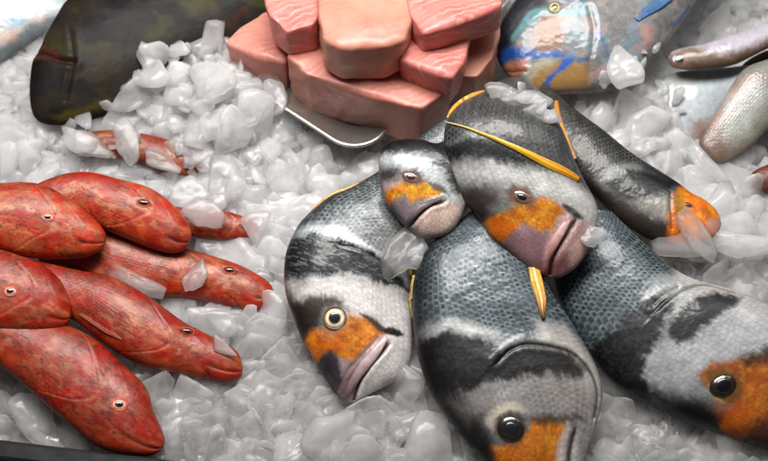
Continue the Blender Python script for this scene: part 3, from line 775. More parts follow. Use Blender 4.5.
# ------------------------------------------------------------------ red fish
GR = 'red mullet heaped on the ice'
def red_fish(D, V, z0, label, eye=None, closed=False, tilt=.5, k=.36, wmax=.023, origin=None, seed=1, pale=.5, gill=.66, roll=0.0, deep=(186, 66, 38), Ns=240, Nv=140, er=5.6, dark=0.0, tone_rgb=(.72, .60, .56)):
    F = Fish('red_mullet', D, V, z0, tilt=tilt, k=k, wmax=wmax, Ns=Ns, Nv=Nv, origin=origin, roll=roll)
    F.col = lin(deep) * np.ones((len(F.v), 1))
    n1 = fbm(F.S * .035 + seed, F.T * .06, 100 + seed, 4)
    flank = np.exp(-((F.v - .05) / .55) ** 2)
    F.paint(sstep(.38, .62, n1) * (1 - sstep(.62, .9, F.s)) * flank * pale * 1.3, (206, 152, 122))
    F.paint(sstep(.45, .62, fbm(F.S * .06, F.T * .12, 110 + seed, 4)) * (.5 + .5 * flank) * .7, (212, 92, 50))
    F.paint(sstep(.1, .9, -F.v) * .55, (214, 112, 70))
    F.paint(sstep(.45, .95, F.v) * .55, (150, 52, 40))
    sc = (1 - sstep(gill - .06, gill + .02, F.s))
    c0 = F.col.copy()
    tone = F.scales(sc, length=4.8, rows=20, lift=.1, amt=0.0)
    sc = sc * (.25 + .9 * sstep(.4, .65, fbm(F.S * .04, F.T * .06, 160 + seed, 3)))
    F.disp += P * .16 * sc * (tone - .5)
    F.col *= (1 - .48 * (sc * sstep(.6, .98, tone)))[:, None]
    F.col *= (1 + .25 * sc * (1 - sstep(.1, .5, tone)))[:, None]
    F.paint(sstep(.56, .66, fbm(F.S * .25, F.T * .3, 120 + seed, 3)) * sc * flank * .55, (96, 66, 58))
    F.paint(sstep(.72, 1.0, F.s) * .6, (200, 58, 26))
    F.paint(sstep(.55, .68, fbm(F.S * .06, F.T * .08, 130 + seed, 4)) * sstep(gill, .8, F.s) * .35, (222, 120, 70))
    for q in range(3):
        F.paint(sstep(.42, .74, fbm(F.S * .05 + q * 9, F.T * .13, 180 + seed * 3 + q, 5)) * (.35 + .65 * flank) * .7, ((222, 164, 136), (140, 36, 24), (204, 112, 76))[q])
    F.paint(sstep(.52, .8, fbm(F.S * .16, F.T * .4, 190 + seed, 4)) * .4 * flank, (226, 180, 152))
    # gill cover edge
    ge = gill + .03 - .11 * (F.v * 1.1) ** 2
    ds = (F.s - ge) * F.len
    ds = ds + 10 * (fbm(F.T * .06, F.S * .01, 195 + seed, 3) - .5)
    F.disp += P * (-.55 * np.exp(-(ds / 2.2) ** 2) + .7 * np.exp(-((ds - 4) / 7) ** 2)) * (np.abs(F.v) < .97)
    ds2 = ds - F.len * .10 + 3 * F.v ** 2
    F.disp += P * (-.12 * np.exp(-(ds2 / 2.5) ** 2) + .15 * np.exp(-((ds2 - 4) / 5) ** 2)) * (np.abs(F.v) < .8)
    F.paint(np.exp(-(ds / 1.8) ** 2) * .4 * (F.v < .8) * sstep(.35, .6, fbm(F.T * .1, F.S * .1, 197 + seed, 2)), (110, 34, 22))
    # mouth
    mo = np.exp(-(((F.v + .45 + (F.s - .9) * 1.0) * 9) ** 2)) * sstep(.86, .9, F.s) * (1 - sstep(.985, 1, F.s))
    F.disp -= P * 1.2 * mo
    F.paint(mo * .55, (112, 26, 16))
    # pale scraped patches along the flank, red blotches, dark flecks
    rows = fbm(F.S * .11, F.T * .2, 220 + seed, 5)
    F.paint(sstep(.5, .66, rows) * flank * (1 - sstep(.8, .95, F.s)) * .6 * (.5 + pale), (228, 190, 170))
    F.paint(sstep(.5, .64, fbm(F.S * .09 + 7, F.T * .12, 230 + seed, 4)) * .65, (196, 40, 20))
    F.paint(sstep(.58, .7, fbm(F.S * .35, F.T * .6, 240 + seed, 3)) * sstep(.45, .6, fbm(F.S * .05, F.T * .07, 245 + seed, 3)) * .6 * (F.s < .9), (70, 40, 34))
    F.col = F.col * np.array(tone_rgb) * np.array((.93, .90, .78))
    F.mottle(.4, .1, 140 + seed); F.streaks(.12, .3, .3, 150 + seed)
    lum = F.col.mean(1, keepdims=True); F.col = np.clip(lum + (F.col - lum) * 1.05, .004, 1)
    F.relief = .8
    if dark: F.col *= (1 - dark)
    if closed and eye:
        F.groove([(eye[0] - 6, eye[1] - 1), (eye[0], eye[1] + 2), (eye[0] + 6, eye[1] + 1)], 1.2, 2.0, .3, (40, 20, 18), .9)
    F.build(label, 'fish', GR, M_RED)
    if eye:
        if closed: F.eye(eye[0], eye[1], er, (70, 36, 30), (120, 50, 36), (26, 16, 16), .6, asp=.55, ang=.15, dome=.25, socket=(150, 60, 40))
        else: F.eye(eye[0], eye[1], er, (206, 186, 172), (190, 90, 60), (14, 14, 18), .6, asp=.72, ang=.05, dome=.4, socket=(196, 84, 56))
    return F

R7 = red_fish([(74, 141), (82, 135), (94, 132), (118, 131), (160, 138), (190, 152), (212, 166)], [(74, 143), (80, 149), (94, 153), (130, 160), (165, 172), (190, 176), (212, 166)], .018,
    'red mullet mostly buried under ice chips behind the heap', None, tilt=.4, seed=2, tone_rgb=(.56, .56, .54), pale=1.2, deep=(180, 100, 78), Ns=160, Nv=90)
R8 = red_fish([(170, 206), (200, 210), (226, 212), (252, 220), (262, 230)], [(170, 228), (200, 238), (228, 240), (254, 238), (262, 230)], .012,
    'small patch of a red mullet glimpsed between ice chips', None, tilt=.4, seed=3, deep=(190, 84, 60), Ns=140, Nv=80)
R6 = red_fish([(30, 204), (85, 217), (140, 235), (186, 249), (233, 263), (256, 274), (270, 284), (275, 295)], [(40, 262), (90, 285), (145, 296), (182, 298), (219, 304), (252, 311), (270, 306), (275, 295)], .010,
    'red mullet under the heap pointing right with ice on its head', (230, 270), True, tilt=.4, seed=4, pale=.7, origin=(210, 280), Ns=260)
R5 = red_fish([(-165, 196), (-120, 228), (-70, 262), (-20, 292), (30, 312), (73, 328), (97, 341), (124, 365), (146, 388), (154, 412), (164, 436), (164, 446)], [(-176, 206), (-140, 252), (-100, 300), (-50, 335), (0, 366), (36, 396), (73, 428), (102, 449), (138, 456), (156, 454), (164, 446)], .024,
    'red mullet nearest the counter edge with a pale blotched flank', (119, 404), False, gill=.745, seed=5, pale=.75, origin=(90, 390), deep=(186, 54, 30), tone_rgb=(.64, .44, .40), Ns=320, Nv=170, er=6.5)
R4 = red_fish([(-100, 232), (-55, 241), (-10, 250), (40, 262), (85, 272), (112, 277), (146, 295), (182, 321), (206, 334), (226, 344), (238, 353), (243, 367)], [(-102, 243), (-62, 265), (-20, 285), (30, 303), (73, 320), (95, 337), (120, 355), (146, 367), (182, 374), (212, 381), (230, 382), (241, 377), (243, 367)], .026,
    'red mullet in the middle of the heap with an ice shard beside its eye', (187, 331), True, gill=.745, seed=6, tone_rgb=(.66, .48, .44), pale=.6, origin=(150, 325), Ns=300, Nv=160)
R2 = red_fish([(-90, 206), (-50, 201), (-10, 196), (26, 189), (48, 180), (68, 174), (92, 173), (120, 180), (146, 187), (165, 198), (182, 215), (191, 230), (191, 240)], [(-90, 218), (-50, 222), (-10, 222), (35, 216), (73, 214), (102, 228), (128, 239), (153, 249), (172, 253), (185, 249), (191, 240)], .044,
    'orange red mullet with a nearly shut dark eye at the top of the heap', (144, 203), True, gill=.755, seed=7, tone_rgb=(.8, .64, .58), pale=.45, origin=(130, 210), deep=(194, 84, 46), Ns=280, Nv=160)
R3 = red_fish([(-190, 232), (-140, 230), (-90, 230), (-45, 240), (0, 250), (25, 258), (47, 268), (63, 284), (71, 305), (71, 316)], [(-192, 243), (-150, 270), (-100, 300), (-50, 322), (0, 332), (36, 334), (56, 331), (67, 325), (71, 316)], .050,
    'red mullet cut off by the left edge below another one, eye near the edge', (10, 291), False, gill=.76, seed=8, pale=.4, origin=(30, 295), deep=(184, 76, 52), Ns=260, Nv=150, er=5.6)
R1 = red_fish([(-190, 184), (-140, 181), (-90, 180), (-40, 184), (0, 184), (25, 183), (48, 187), (73, 202), (95, 219), (105, 232), (106, 240)], [(-192, 195), (-145, 210), (-90, 226), (-40, 242), (0, 251), (36, 258), (78, 258), (97, 252), (104, 246), (106, 240)], .056,
    'red mullet at the left edge with a pale-ringed eye, blunt head pointing right', (47, 217), False, gill=.76, seed=9, tone_rgb=(.84, .74, .68), pale=.4, origin=(50, 220), deep=(190, 92, 62), Ns=280, Nv=150, er=5.2)
R4.fin('pectoral_fin', [(122, 340), (108, 331), (94, 322), (80, 314)], [2, 6, 6, 3], [(130, 36, 20), (150, 58, 36), (140, 60, 40)], .0000, .0005, rays=5)
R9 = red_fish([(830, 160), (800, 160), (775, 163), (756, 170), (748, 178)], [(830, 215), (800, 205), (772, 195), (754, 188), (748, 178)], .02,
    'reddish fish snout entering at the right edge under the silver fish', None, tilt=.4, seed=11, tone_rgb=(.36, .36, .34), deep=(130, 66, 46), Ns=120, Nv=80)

# ------------------------------------------------------------------ other fish at the back
GS = 'silver fish at the back'
def soft_fish(name, D, V, z0, label, base, layers=(), eye=None, group=None, cat='fish', tilt=.5, k=.16, wmax=.022, mat=M_SOFT, Ns=220, Nv=140, mott=.18, scl=None, origin=None, seed=1, build=True, metal=.5):
    F = Fish(name, D, V, z0, tilt=tilt, k=k, wmax=wmax, Ns=Ns, Nv=Nv, origin=origin)
    F.col = lin(base) * np.ones((len(F.v), 1)); F.metal[:] = metal
    if scl:
        c0 = F.col.copy(); tone = F.scales(np.ones(len(F.v)), length=scl[0], rows=scl[1], lift=.15, amt=0.0)
        F.disp += P * .18 * (tone - .5)
        F.col = c0 * (1 - scl[2] * sstep(.6, .98, tone))[:, None]
    for poly, c, soft, amt in layers: F.patch(poly, c, soft, 7, 5, amt)
    F.mottle(mott, .12, 200 + seed); F.streaks(.1, .1, .4, 210 + seed)
    if build:
        F.build(label, cat, group, mat)
        if eye: F.eye(*eye)
    return F

S3 = soft_fish('silver_fish', [(800, 40), (770, 58), (740, 66), (700, 70), (672, 74), (656, 90), (654, 104)], [(790, 90), (750, 96), (728, 104), (704, 138), (690, 142), (668, 128), (654, 104)], .022,
    'pale blue-white fish flank under the slender fish', (178, 186, 190), [([(640, 70), (700, 60), (690, 100), (660, 130)], (190, 192, 190), 10, .7), ([(690, 120), (706, 118), (708, 150), (690, 150)], (150, 96, 70), 5, .6)], None, GS, seed=1, metal=.3)
S3.groove([(655, 120), (658, 124), (662, 121)], .6, 1.5, 0, (70, 120, 130), .7)
S2 = soft_fish('silver_fish', [(870, 20), (810, 44), (772, 58), (746, 68), (731, 86), (718, 108), (706, 126), (699, 142), (706, 155)], [(880, 80), (815, 106), (772, 126), (754, 144), (738, 156), (720, 164), (706, 155)], .036,
    'deep silver fish pointing down-left with a reddish snout', (138, 138, 130), [([(690, 120), (716, 118), (730, 140), (722, 170), (690, 170)], (112, 70, 52), 7, .65), ([(716, 160), (740, 146), (770, 120), (800, 120), (760, 165)], (110, 84, 66), 6, .45), ([(735, 76), (760, 76), (735, 110), (712, 130), (704, 126)], (176, 140, 132), 7, .6), ([(720, 100), (750, 86), (768, 90), (750, 130), (725, 140)], (180, 184, 178), 9, .7)], None, GS, seed=2, scl=(5, 18, .15), metal=.4)
S4 = soft_fish('silver_fish', [(860, 10), (800, 40), (768, 50), (748, 60), (738, 70)], [(860, 60), (800, 76), (768, 82), (750, 80), (738, 70)], .040,
    'brownish gold fish behind the slender fish at the right edge', (122, 100, 70), [([(740, 66), (800, 40), (860, 20), (860, 40), (770, 66)], (60, 46, 36), 5, .7)], None, GS, seed=3, metal=.3)
S1 = soft_fish('silver_fish', [(880, -20), (830, 0), (790, 16), (768, 23), (735, 34), (706, 44), (684, 48), (672, 52), (668, 58)], [(880, 10), (830, 26), (790, 42), (768, 48), (735, 64), (702, 70), (682, 69), (672, 66), (668, 58)], .056,
    'slender silver fish with a big black eye pointing left at the upper right', (186, 182, 190), [([(665, 66), (672, 50), (690, 46), (708, 52), (735, 54), (768, 40), (800, 30), (800, 60), (735, 72), (680, 76)], (120, 92, 62), 5, .85), ([(690, 62), (735, 58), (800, 36), (800, 60), (735, 74), (690, 74)], (70, 50, 36), 5, .7), ([(700, 44), (735, 34), (790, 14), (790, 24), (735, 46), (710, 50)], (184, 178, 190), 4, .7)], None, GS, tilt=.4, k=.3, wmax=.018, seed=4, build=False)
S1.build('slender silver fish with a big black eye pointing left at the upper right', 'fish', GS, M_SOFT)
S1.eye(680, 58.5, 6.8, (14, 12, 11), (110, 90, 66), (5, 5, 6), .8, .9, .1, .06)

S0 = soft_fish('silver_fish', [(-60, 90), (-20, 72), (0, 64), (20, 50), (44, 35), (62, 22), (72, 14)], [(-80, 0), (-30, -20), (0, -28), (30, -24), (55, -10), (68, 4), (72, 14)], .020,
    'silver fish in the top left corner with a speckled grey back and shiny white belly', (178, 186, 190),
    [([(-60, 92), (-60, 62), (0, 46), (30, 24), (56, 14), (70, 20), (44, 40), (0, 70)], (100, 108, 112), 4, .92), ([(0, 20), (20, 12), (50, 8), (40, 18), (10, 30)], (130, 172, 196), 5, .5), ([(0, 32), (20, 28), (18, 40), (0, 44)], (214, 170, 140), 6, .5), ([(30, 10), (50, 10), (46, 20), (26, 24)], (220, 176, 150), 5, .4)], None, GS, seed=5, scl=(4, 40, .2), metal=.4)

# big dark olive fish
K = soft_fish('dark_fish', [(380, -150), (300, -110), (200, -70), (130, -36), (90, -18), (68, 0), (56, 18), (47, 34), (41, 48), (33, 62), (31, 80)],
    [(420, -60), (330, -10), (262, 28), (215, 60), (170, 88), (128, 108), (100, 117), (72, 124), (46, 124), (34, 116), (30, 98), (31, 80)], .040,
    '', (38, 37, 35), [], None, None, mat=M_DARK, tilt=.45, k=.14, wmax=.03, Ns=300, Nv=200, mott=.35, scl=(3.2, 70, .25), seed=6, origin=(110, 60), build=False, metal=.1)
olive = sstep(.52, .66, fbm(K.ab[:, 0] * .03, K.ab[:, 1] * .045, 301, 4))
K.paint(olive * .8, (84, 82, 34))
K.paint(sstep(.55, .7, fbm(K.ab[:, 0] * .05, K.ab[:, 1] * .05, 305, 4)) * .5, (62, 60, 64))
K.patch([(86, 60), (100, 52), (122, 50), (124, 66), (108, 82), (92, 76)], (78, 74, 26), 6, 9, 6, .7)
K.patch([(50, 116), (80, 106), (108, 98), (110, 104), (80, 116), (60, 122)], (112, 98, 36), 3, 6, 6, .7)
K.patch([(140, 30), (165, 22), (170, 34), (150, 44)], (96, 92, 30), 6, 9, 6, .6)
K.patch([(180, 0), (215, -6), (215, 10), (190, 16)], (110, 100, 30), 6, 9, 6, .6)
K.patch([(210, 24), (250, 4), (250, 14), (222, 34)], (110, 66, 30), 6, 9, 6, .5)
K.patch([(28, 62), (44, 40), (50, 60), (44, 100), (34, 118)], (34, 33, 32), 6, 8, 5, .7)
K.patch([(30, 44), (44, 45), (62, 56), (58, 61), (42, 58), (30, 60)], (140, 66, 46), 2.5, 6, 5, .85)
K.groove([(30, 52), (44, 54), (60, 60), (72, 62)], 3.0, 2.6, .6, (90, 34, 24), .7)
K.groove([(70, 30), (74, 60), (66, 100)], .9, 2.2, .4, (20, 20, 20), .4, .6)
K.paint(sstep(.4, .7, fbm(K.ab[:, 0] * .04 + 5, K.ab[:, 1] * .06, 309, 5)) * .55, (74, 60, 46))
K.col *= .52
K.relief = .3
K.build('large dark olive-black fish with yellow flecks and a raw red notch at its left end', 'fish', None, M_DARK)

# parrotfish
Q = soft_fish('parrotfish', [(690, -190), (650, -130), (615, -85), (575, -46), (542, -22), (523, -8), (510, 8), (500, 26), (496, 46), (498, 62)],
    [(790, -150), (735, -60), (700, -5), (672, 36), (648, 66), (622, 86), (600, 92), (572, 93), (548, 94), (532, 94), (520, 84), (508, 76), (498, 62)], .046,
    '', (124, 122, 122), [], None, None, tilt=.4, k=.2, wmax=.032, Ns=300, Nv=200, scl=(9, 12, .22), origin=(570, 40), build=False, seed=7, metal=.25)
q1 = lambda pts: up(pts, (490, 0), 4.19)
Q.paint(sstep(.45, .62, fbm(Q.S * .05, Q.T * .08, 311, 4)) * .6, (176, 146, 138))
Q.paint(sstep(.52, .66, fbm(Q.S * .12, Q.T * .05, 312, 4)) * .5, (120, 150, 164))
Q.patch(q1([(-20, 300), (10, 100), (90, -60), (240, -60), (240, 20), (170, 60), (120, 130), (90, 200), (50, 290)]), (14, 22, 32), 7, 6, 4, .97)
Q.patch(q1([(150, 170), (190, 100), (240, 60), (290, 60), (300, 140), (290, 215), (210, 215)]), (146, 104, 66), 6, 7, 5, .85)
for ln in ([(95, 160), (130, 110), (160, 70), (205, 40), (240, 50)], [(150, 80), (185, 90), (205, 55)], [(290, 60), (340, 40), (400, 10)], [(330, 60), (370, 55), (420, 40)]):
    Q.stroke(q1(ln), (88, 150, 158), 2.6, 1.6, .8, 4)
Q.patch(q1([(60, 200), (100, 195), (190, 210), (160, 250), (70, 265), (40, 260)]), (22, 88, 168), 4, 5, 4, .95)
Q.stroke(q1([(170, 240), (220, 228), (295, 228)]), (30, 96, 170), 3.2, 1.6, .95, 3)
Q.patch(q1([(170, 260), (300, 245), (410, 260), (410, 370), (300, 400), (150, 400), (130, 350)]), (166, 128, 62), 6, 6, 5, .85)
Q.patch(q1([(50, 300), (100, 258), (170, 245), (165, 290), (125, 345), (70, 350)]), (192, 132, 108), 3, 4, 3, .95)
Q.stroke(q1([(165, 250), (160, 295), (120, 350)]), (150, 176, 170), 2.2, 1.5, .8, 2)
Q.stroke(q1([(160, 330), (200, 280), (260, 250)]), (168, 182, 170), 4, 3, .5, 2)
Q.patch(q1([(310, 230), (355, 232), (350, 260), (310, 290), (270, 315), (232, 380), (212, 380), (240, 320), (285, 285)]), (20, 96, 176), 2.5, 4, 3, .97)
Q.patch(q1([(365, 245), (410, 236), (408, 255), (370, 265)]), (40, 90, 140), 2.5, 4, 3, .9)
Q.stroke(q1([(450, 130), (475, 180), (500, 230)]), (60, 110, 160), 1.8, 1.2, .7, 3)
Q.patch(q1([(595, 90), (640, 40), (680, 10), (690, 40), (640, 75)]), (40, 96, 150), 3, 5, 4, .85)
Q.patch(q1([(300, -60), (420, -60), (400, 10), (300, 20)]), (50, 90, 130), 6, 7, 5, .6)
Q.patch(q1([(630, 110), (680, 110), (680, 170), (650, 180)]), (214, 150, 130), 7, 6, 4, .7)
for y0 in (0, 14, 28):
    Q.stroke([(672 + y0 * .3, 26 + y0), (690, 8 + y0)], (52, 100, 150), 2.0, 1.4, .7, 3)
Q.groove(q1([(62, 305), (100, 300), (150, 296)]), 1.0, 1.5, .4, (110, 60, 44), .7)
Q.groove(q1([(420, 30), (440, 130), (420, 260), (400, 370)]), 1.1, 2.5, .4, (110, 90, 80), .4, .8)
Q.build('parrotfish with blue stripes on a mustard and orange face at the top', 'fish', None, M_SOFT)
Q.eye(555, 7, 6.2, (200, 190, 130), (150, 150, 90), (16, 18, 20), .55, socket=(90, 100, 96))
Q.fin('pectoral_fin', [(636, 20), (646, 12), (658, 4), (668, -6)], [6, 9, 12, 14], [(90, 110, 140), (40, 96, 150), (36, 90, 146), (60, 110, 150)], .0008, .0006, rays=5)

# ------------------------------------------------------------------ steel tray and raw fish chunks
def steel_mat():
    m, nt, b, out = new_mat('brushed_steel')
    n = noise_node(nt, 60, 4, .6, stretch=(1, 8, 1))
    nt.links.new(maprange(nt, n.outputs[0],   .3, .7, .28, .42), b.inputs['Roughness'])
    setp(b, base=(.62, .61, .57, 1), metal=.92)
    n2 = noise_node(nt, 25, 3); bump(nt, b, n2.outputs[0], .15, .002)
    return m
M_STEEL = steel_mat()
def tray():
    z = .034
    a, b = at(251, 88, z), at(351, 153, z)
    e1 = b - a; L = np.linalg.norm(e1); e1 /= L
    e2 = np.array([-e1[1], e1[0], 0.0])
    L2 = L + .11; o = a - e1 * .10
    D = .24
    def rrect(inset, z, n=12, r=.03):
        r = max(r - inset, .006)
        pts = []
        for cx, cy, a0 in ((L2 - inset - r, inset + r, -90), (L2 - inset - r, D - inset - r, 0), (inset + r, D - inset - r, 90), (inset + r, inset + r, 180)):
            for i in range(n):
                t = math.radians(a0 + 90 * i / (n - 1))
                pts.append(o + e1 * (cx + r * math.cos(t)) + e2 * (cy + r * math.sin(t)) + np.array([0, 0, z]))
        return pts
    prof = [(.006, -.005), (.001, -.003), (0, 0), (.001, .0008), (.0028, .0008), (.0035, .0002), (.006, -.001), (.028, -.009), (.032, -.0118), (.038, -.0132), (.06, -.0135), (.10, -.0135)]
    rings = [rrect(i, zz) for i, zz in prof]
    n = len(rings[0]); V = np.vstack(rings)
    F = grid_faces(len(rings), n, True)
    oo = mesh_obj('steel_tray', V, F, M_STEEL, origin=a)
    oo.location = Vector(a)
    tag(oo, 'shiny steel tray under the pink fish chunks, its rounded corner showing', 'tray')
    return o, e1, e2
tray()

def meat_mat(name, base, dark, line):
    m, nt, b, out = new_mat(name)
    n = noise_node(nt, 26, 5, .6)
    mix = nt.nodes.new('ShaderNodeMixRGB'); mix.inputs[1].default_value = (*lin(base), 1); mix.inputs[2].default_value = (*lin(dark), 1)
    nt.links.new(maprange(nt, n.outputs[0], .35, .68, 0, 1), mix.inputs[0])
    tc = nt.nodes.new('ShaderNodeTexCoord'); w = nt.nodes.new('ShaderNodeTexWave')
    w.inputs['Scale'].default_value = 62; w.inputs['Distortion'].default_value = 7; w.inputs['Detail'].default_value = 3; w.inputs['Detail Scale'].default_value = 1.2
    mp = nt.nodes.new('ShaderNodeMapping'); mp.inputs['Rotation'].default_value = (.3, .5, 1.1)
    nt.links.new(tc.outputs['Object'], mp.inputs[0]); nt.links.new(mp.outputs[0], w.inputs[0])
    n5 = noise_node(nt, 45, 2)
    am = nt.nodes.new('ShaderNodeMath'); am.operation = 'MULTIPLY'
    nt.links.new(maprange(nt, w.outputs['Fac'], .55, 1, 0, line), am.inputs[0]); nt.links.new(maprange(nt, n5.outputs[0], .4, .65, 0.15, 1), am.inputs[1])
    mix2 = nt.nodes.new('ShaderNodeMixRGB'); mix2.inputs[2].default_value = (*lin((236, 190, 176)), 1)
    nt.links.new(am.outputs[0], mix2.inputs[0]); nt.links.new(mix.outputs[0], mix2.inputs[1]); nt.links.new(mix2.outputs[0], b.inputs['Base Color'])
    setp(b, rough=.45, coat=.16, coat_rough=.22, sss=.5, sss_scale=.008, sss_rad=(1, .6, .45), ior=1.4)
    n3 = noise_node(nt, 220, 4, .6)
    ad = nt.nodes.new('ShaderNodeMath'); ad.operation = 'MULTIPLY_ADD'; ad.inputs[1].default_value = .18
    nt.links.new(w.outputs['Fac'], ad.inputs[0]); nt.links.new(n3.outputs[0], ad.inputs[2])
    bump(nt, b, ad.outputs[0], .22, .0008)
    return m
M_MEAT = meat_mat('pale_meat', (204, 142, 126), (188, 114, 100), .2)
M_MEAT2 = meat_mat('grained_meat', (208, 130, 120), (188, 100, 92), .5)
M_MEAT3 = meat_mat('grey_pink_meat', (198, 144, 124), (186, 120, 102), .08)

def chunk(top, zt, h, label, mat, shrink=.0, tiltz=None, rnd=34):
    pts = []
    for i, (x, y) in enumerate(top):
        zz = zt + (tiltz[i] if tiltz else 0)
        q = at(x, y, zz); pts.append(q)
    pts = np.array(pts); ctr = pts.mean(0)
    low = pts + (ctr - pts) * shrink; low[:, 2] = zt - h
    bm = bmesh.new()
    for q in np.vstack([pts, low]): bm.verts.new(q - ctr)
    r = bmesh.ops.convex_hull(bm, input=bm.verts[:])
    bmesh.ops.recalc_face_normals(bm, faces=bm.faces)
    me = bpy.data.meshes.new('fish_chunk'); bm.to_mesh(me); bm.free()
    o = bpy.data.objects.new('fish_chunk', me); COL.objects.link(o)
    o.location = Vector(ctr)
    md = o.modifiers.new('r', 'REMESH'); md.mode = 'VOXEL'; md.voxel_size = .0013; md.use_smooth_shade = True
    sm = o.modifiers.new('s', 'SMOOTH'); sm.factor = .5; sm.iterations = rnd
    dg = bpy.context.evaluated_depsgraph_get()
    me2 = bpy.data.meshes.new_from_object(o.evaluated_get(dg))
    o.modifiers.clear(); o.data = me2; me2.name = 'fish_chunk'
    n = len(me2.vertices); co = np.empty(n * 3, np.float32); me2.vertices.foreach_get('co', co); co = co.reshape(-1, 3)
    nr = np.empty(n * 3, np.float32); me2.vertices.foreach_get('normal', nr); nr = nr.reshape(-1, 3)
    s = abs(hash(label)) % 7 if False else len(label) % 7
    dz = (fbm(co[:, 0] * 22 + s, (co[:, 1] + co[:, 2]) * 22, 401 + s, 4) - .5) * .008
    me2.vertices.foreach_set('co', (co + nr * dz[:, None]).ravel()); me2.update()
    me2.polygons.foreach_set('use_smooth', np.ones(len(me2.polygons), bool))
    me2.materials.clear(); me2.materials.append(mat)
    tag(o, label, 'raw fish', 'raw fish chunks on the tray')
    ITEMS.append((np.array(top), 0))
    return o
chunk([(224, 42), (262, 8), (292, 4), (292, 44), (286, 64), (258, 56), (236, 48)], .062, .040, 'smooth pink fish chunk at the left end of the tray, beside the dark fish', M_MEAT)
chunk([(286, 56), (300, 36), (345, 40), (400, 60), (452, 80), (446, 92), (422, 108), (402, 105), (366, 91), (306, 74)], .075, .050, 'long pink fish chunk along the front of the tray under the others', M_MEAT)
chunk([(398, 38), (440, 24), (474, 20), (466, 58), (452, 78), (428, 70), (400, 60)], .098, .040, 'grained pink fish chunk under the topmost right one', M_MEAT2)
chunk([(470, 10), (505, -8), (502, 30), (494, 58), (478, 76), (458, 76), (462, 40)], .074, .05, 'pale greyish pink fish chunk next to the parrotfish face', M_MEAT3)
chunk([(264, -30), (326, -30), (324, 8), (314, 24), (286, 32), (268, 16), (264, 0)], .105, .034, 'deep pink fish chunk stacked at the top left of the pile', M_MEAT2)
chunk([(316, -40), (410, -40), (412, 18), (405, 38), (388, 46), (340, 48), (322, 38), (316, 10)], .120, .042, 'big smooth flesh-coloured fish block in the centre of the pile', M_MEAT3, rnd=70)
chunk([(400, -30), (504, -30), (502, 4), (486, 12), (446, 27), (424, 34), (408, 14)], .122, .030, 'fibrous bright pink fish chunk on top at the right of the pile', M_MEAT2)
ITEMS.append((np.array([(258, 92), (300, 70), (392, 130), (384, 143), (350, 152), (330, 142), (290, 118)]), 0))
ITEMS.append((np.array([(224, 43), (263, 10), (265, 0), (500, 0), (500, 60), (480, 86), (452, 92), (448, 110), (421, 139), (405, 139), (308, 104), (257, 78), (233, 59)]), 3))

# ------------------------------------------------------------------ ice
def ico(sub):
    bm = bmesh.new(); bmesh.ops.create_icosphere(bm, subdivisions=sub, radius=1)
    V = np.array([v.co[:] for v in bm.verts]); F = np.array([[v.index for v in f.verts] for f in bm.faces]); bm.free()
    return V, F
IV, IF = ico(4)
IV3, IF3 = ico(3)
def ice_shape(rng, V, kind):
    """melted broken flake: soft intersection of random half-spaces, flattened and slightly dished"""
    k = int(rng.integers(7, 11))
    n = rng.normal(size=(k, 3)); n[:, 2] *= .35; n /= np.linalg.norm(n, axis=1)[:, None]
    h = rng.uniform(.5, 1.0, k)
    n = np.vstack([n, [[0, 0, 1], [0, 0, -1]], rng.normal(size=(2, 3)) * .25 + [[0, 0, 1], [0, 0, -1]]])
    n /= np.linalg.norm(n, axis=1)[:, None]
    th = {0: .20, 1: .14, 2: .30}[kind]
    h = np.concatenate([h, rng.uniform(.8, 1.2, 4) * th])
    d = V @ n.T
    pw = 34
    q = np.maximum(d, 1e-3) / h
    r = 1 / (np.sum(q ** pw, axis=1) ** (1 / pw))
    r = np.minimum(r, 1.2 + .05 * np.sin(V[:, 0] * 9))
    W = V * r[:, None]
    sd = rng.integers(0, 90)
    nz = fbm(V[:, 0] * 1.7 + sd, V[:, 1] * 1.7 + V[:, 2] * 1.3 + sd, 500, 3) - .5
    W = W * (1 + .16 * nz)[:, None]
    W[:, 2] += rng.uniform(-.3, .3) * (W[:, 0] ** 2 - .3) + rng.uniform(-.15, .15) * W[:, 0] * W[:, 1]
    f2 = fbm(W[:, 0] * 4 + sd, W[:, 1] * 4, 510, 3) - .5
    W[:, 2] += .07 * f2 * np.sign(V[:, 2])
    return W
NVAR = 26
VARS = [ice_shape(np.random.default_rng(900 + i), IV, (0, 1, 0, 2, 0)[i % 5]) for i in range(NVAR)]
VARS3 = [ice_shape(np.random.default_rng(900 + i), IV3, (0, 1, 0, 2, 0)[i % 5]) for i in range(NVAR)]
ICE_ME = []
for i, Vv in enumerate(VARS):
    me = bpy.data.meshes.new('ice_chunk'); me.from_pydata(Vv.tolist(), [], IF.tolist())
    me.polygons.foreach_set('use_smooth', np.ones(len(IF), bool)); me.materials.append(M_ICE); ICE_ME.append(me)
WET_DIM_ME = []
for me0 in ICE_ME:
    me = me0.copy(); me.materials.clear(); me.materials.append(M_WET_DIM); WET_DIM_ME.append(me)
CLEAR_ME = []
for i in range(8):
    me = ICE_ME[i].copy(); me.materials.clear(); me.materials.append(M_CLEAR); CLEAR_ME.append(me)

def rest_on(px, py):
    """nearest surface under a reference point: a fish if one is there, else the bed"""
    best = None
    for pxy, dep, W in SURF:
        d = np.hypot(pxy[:, 0] - px, pxy[:, 1] - py)
        i = int(np.argmin(d))
        if d[i] < 1.5 and (best is None or dep[i] < best[0]): best = (dep[i], W[i])
    q = at(px, py, .0)
    for _ in range(3): q = at(px, py, float(bed(q[0], q[1])))
    if best is None: return q
    return best[1] if best[1][2] > q[2] else q

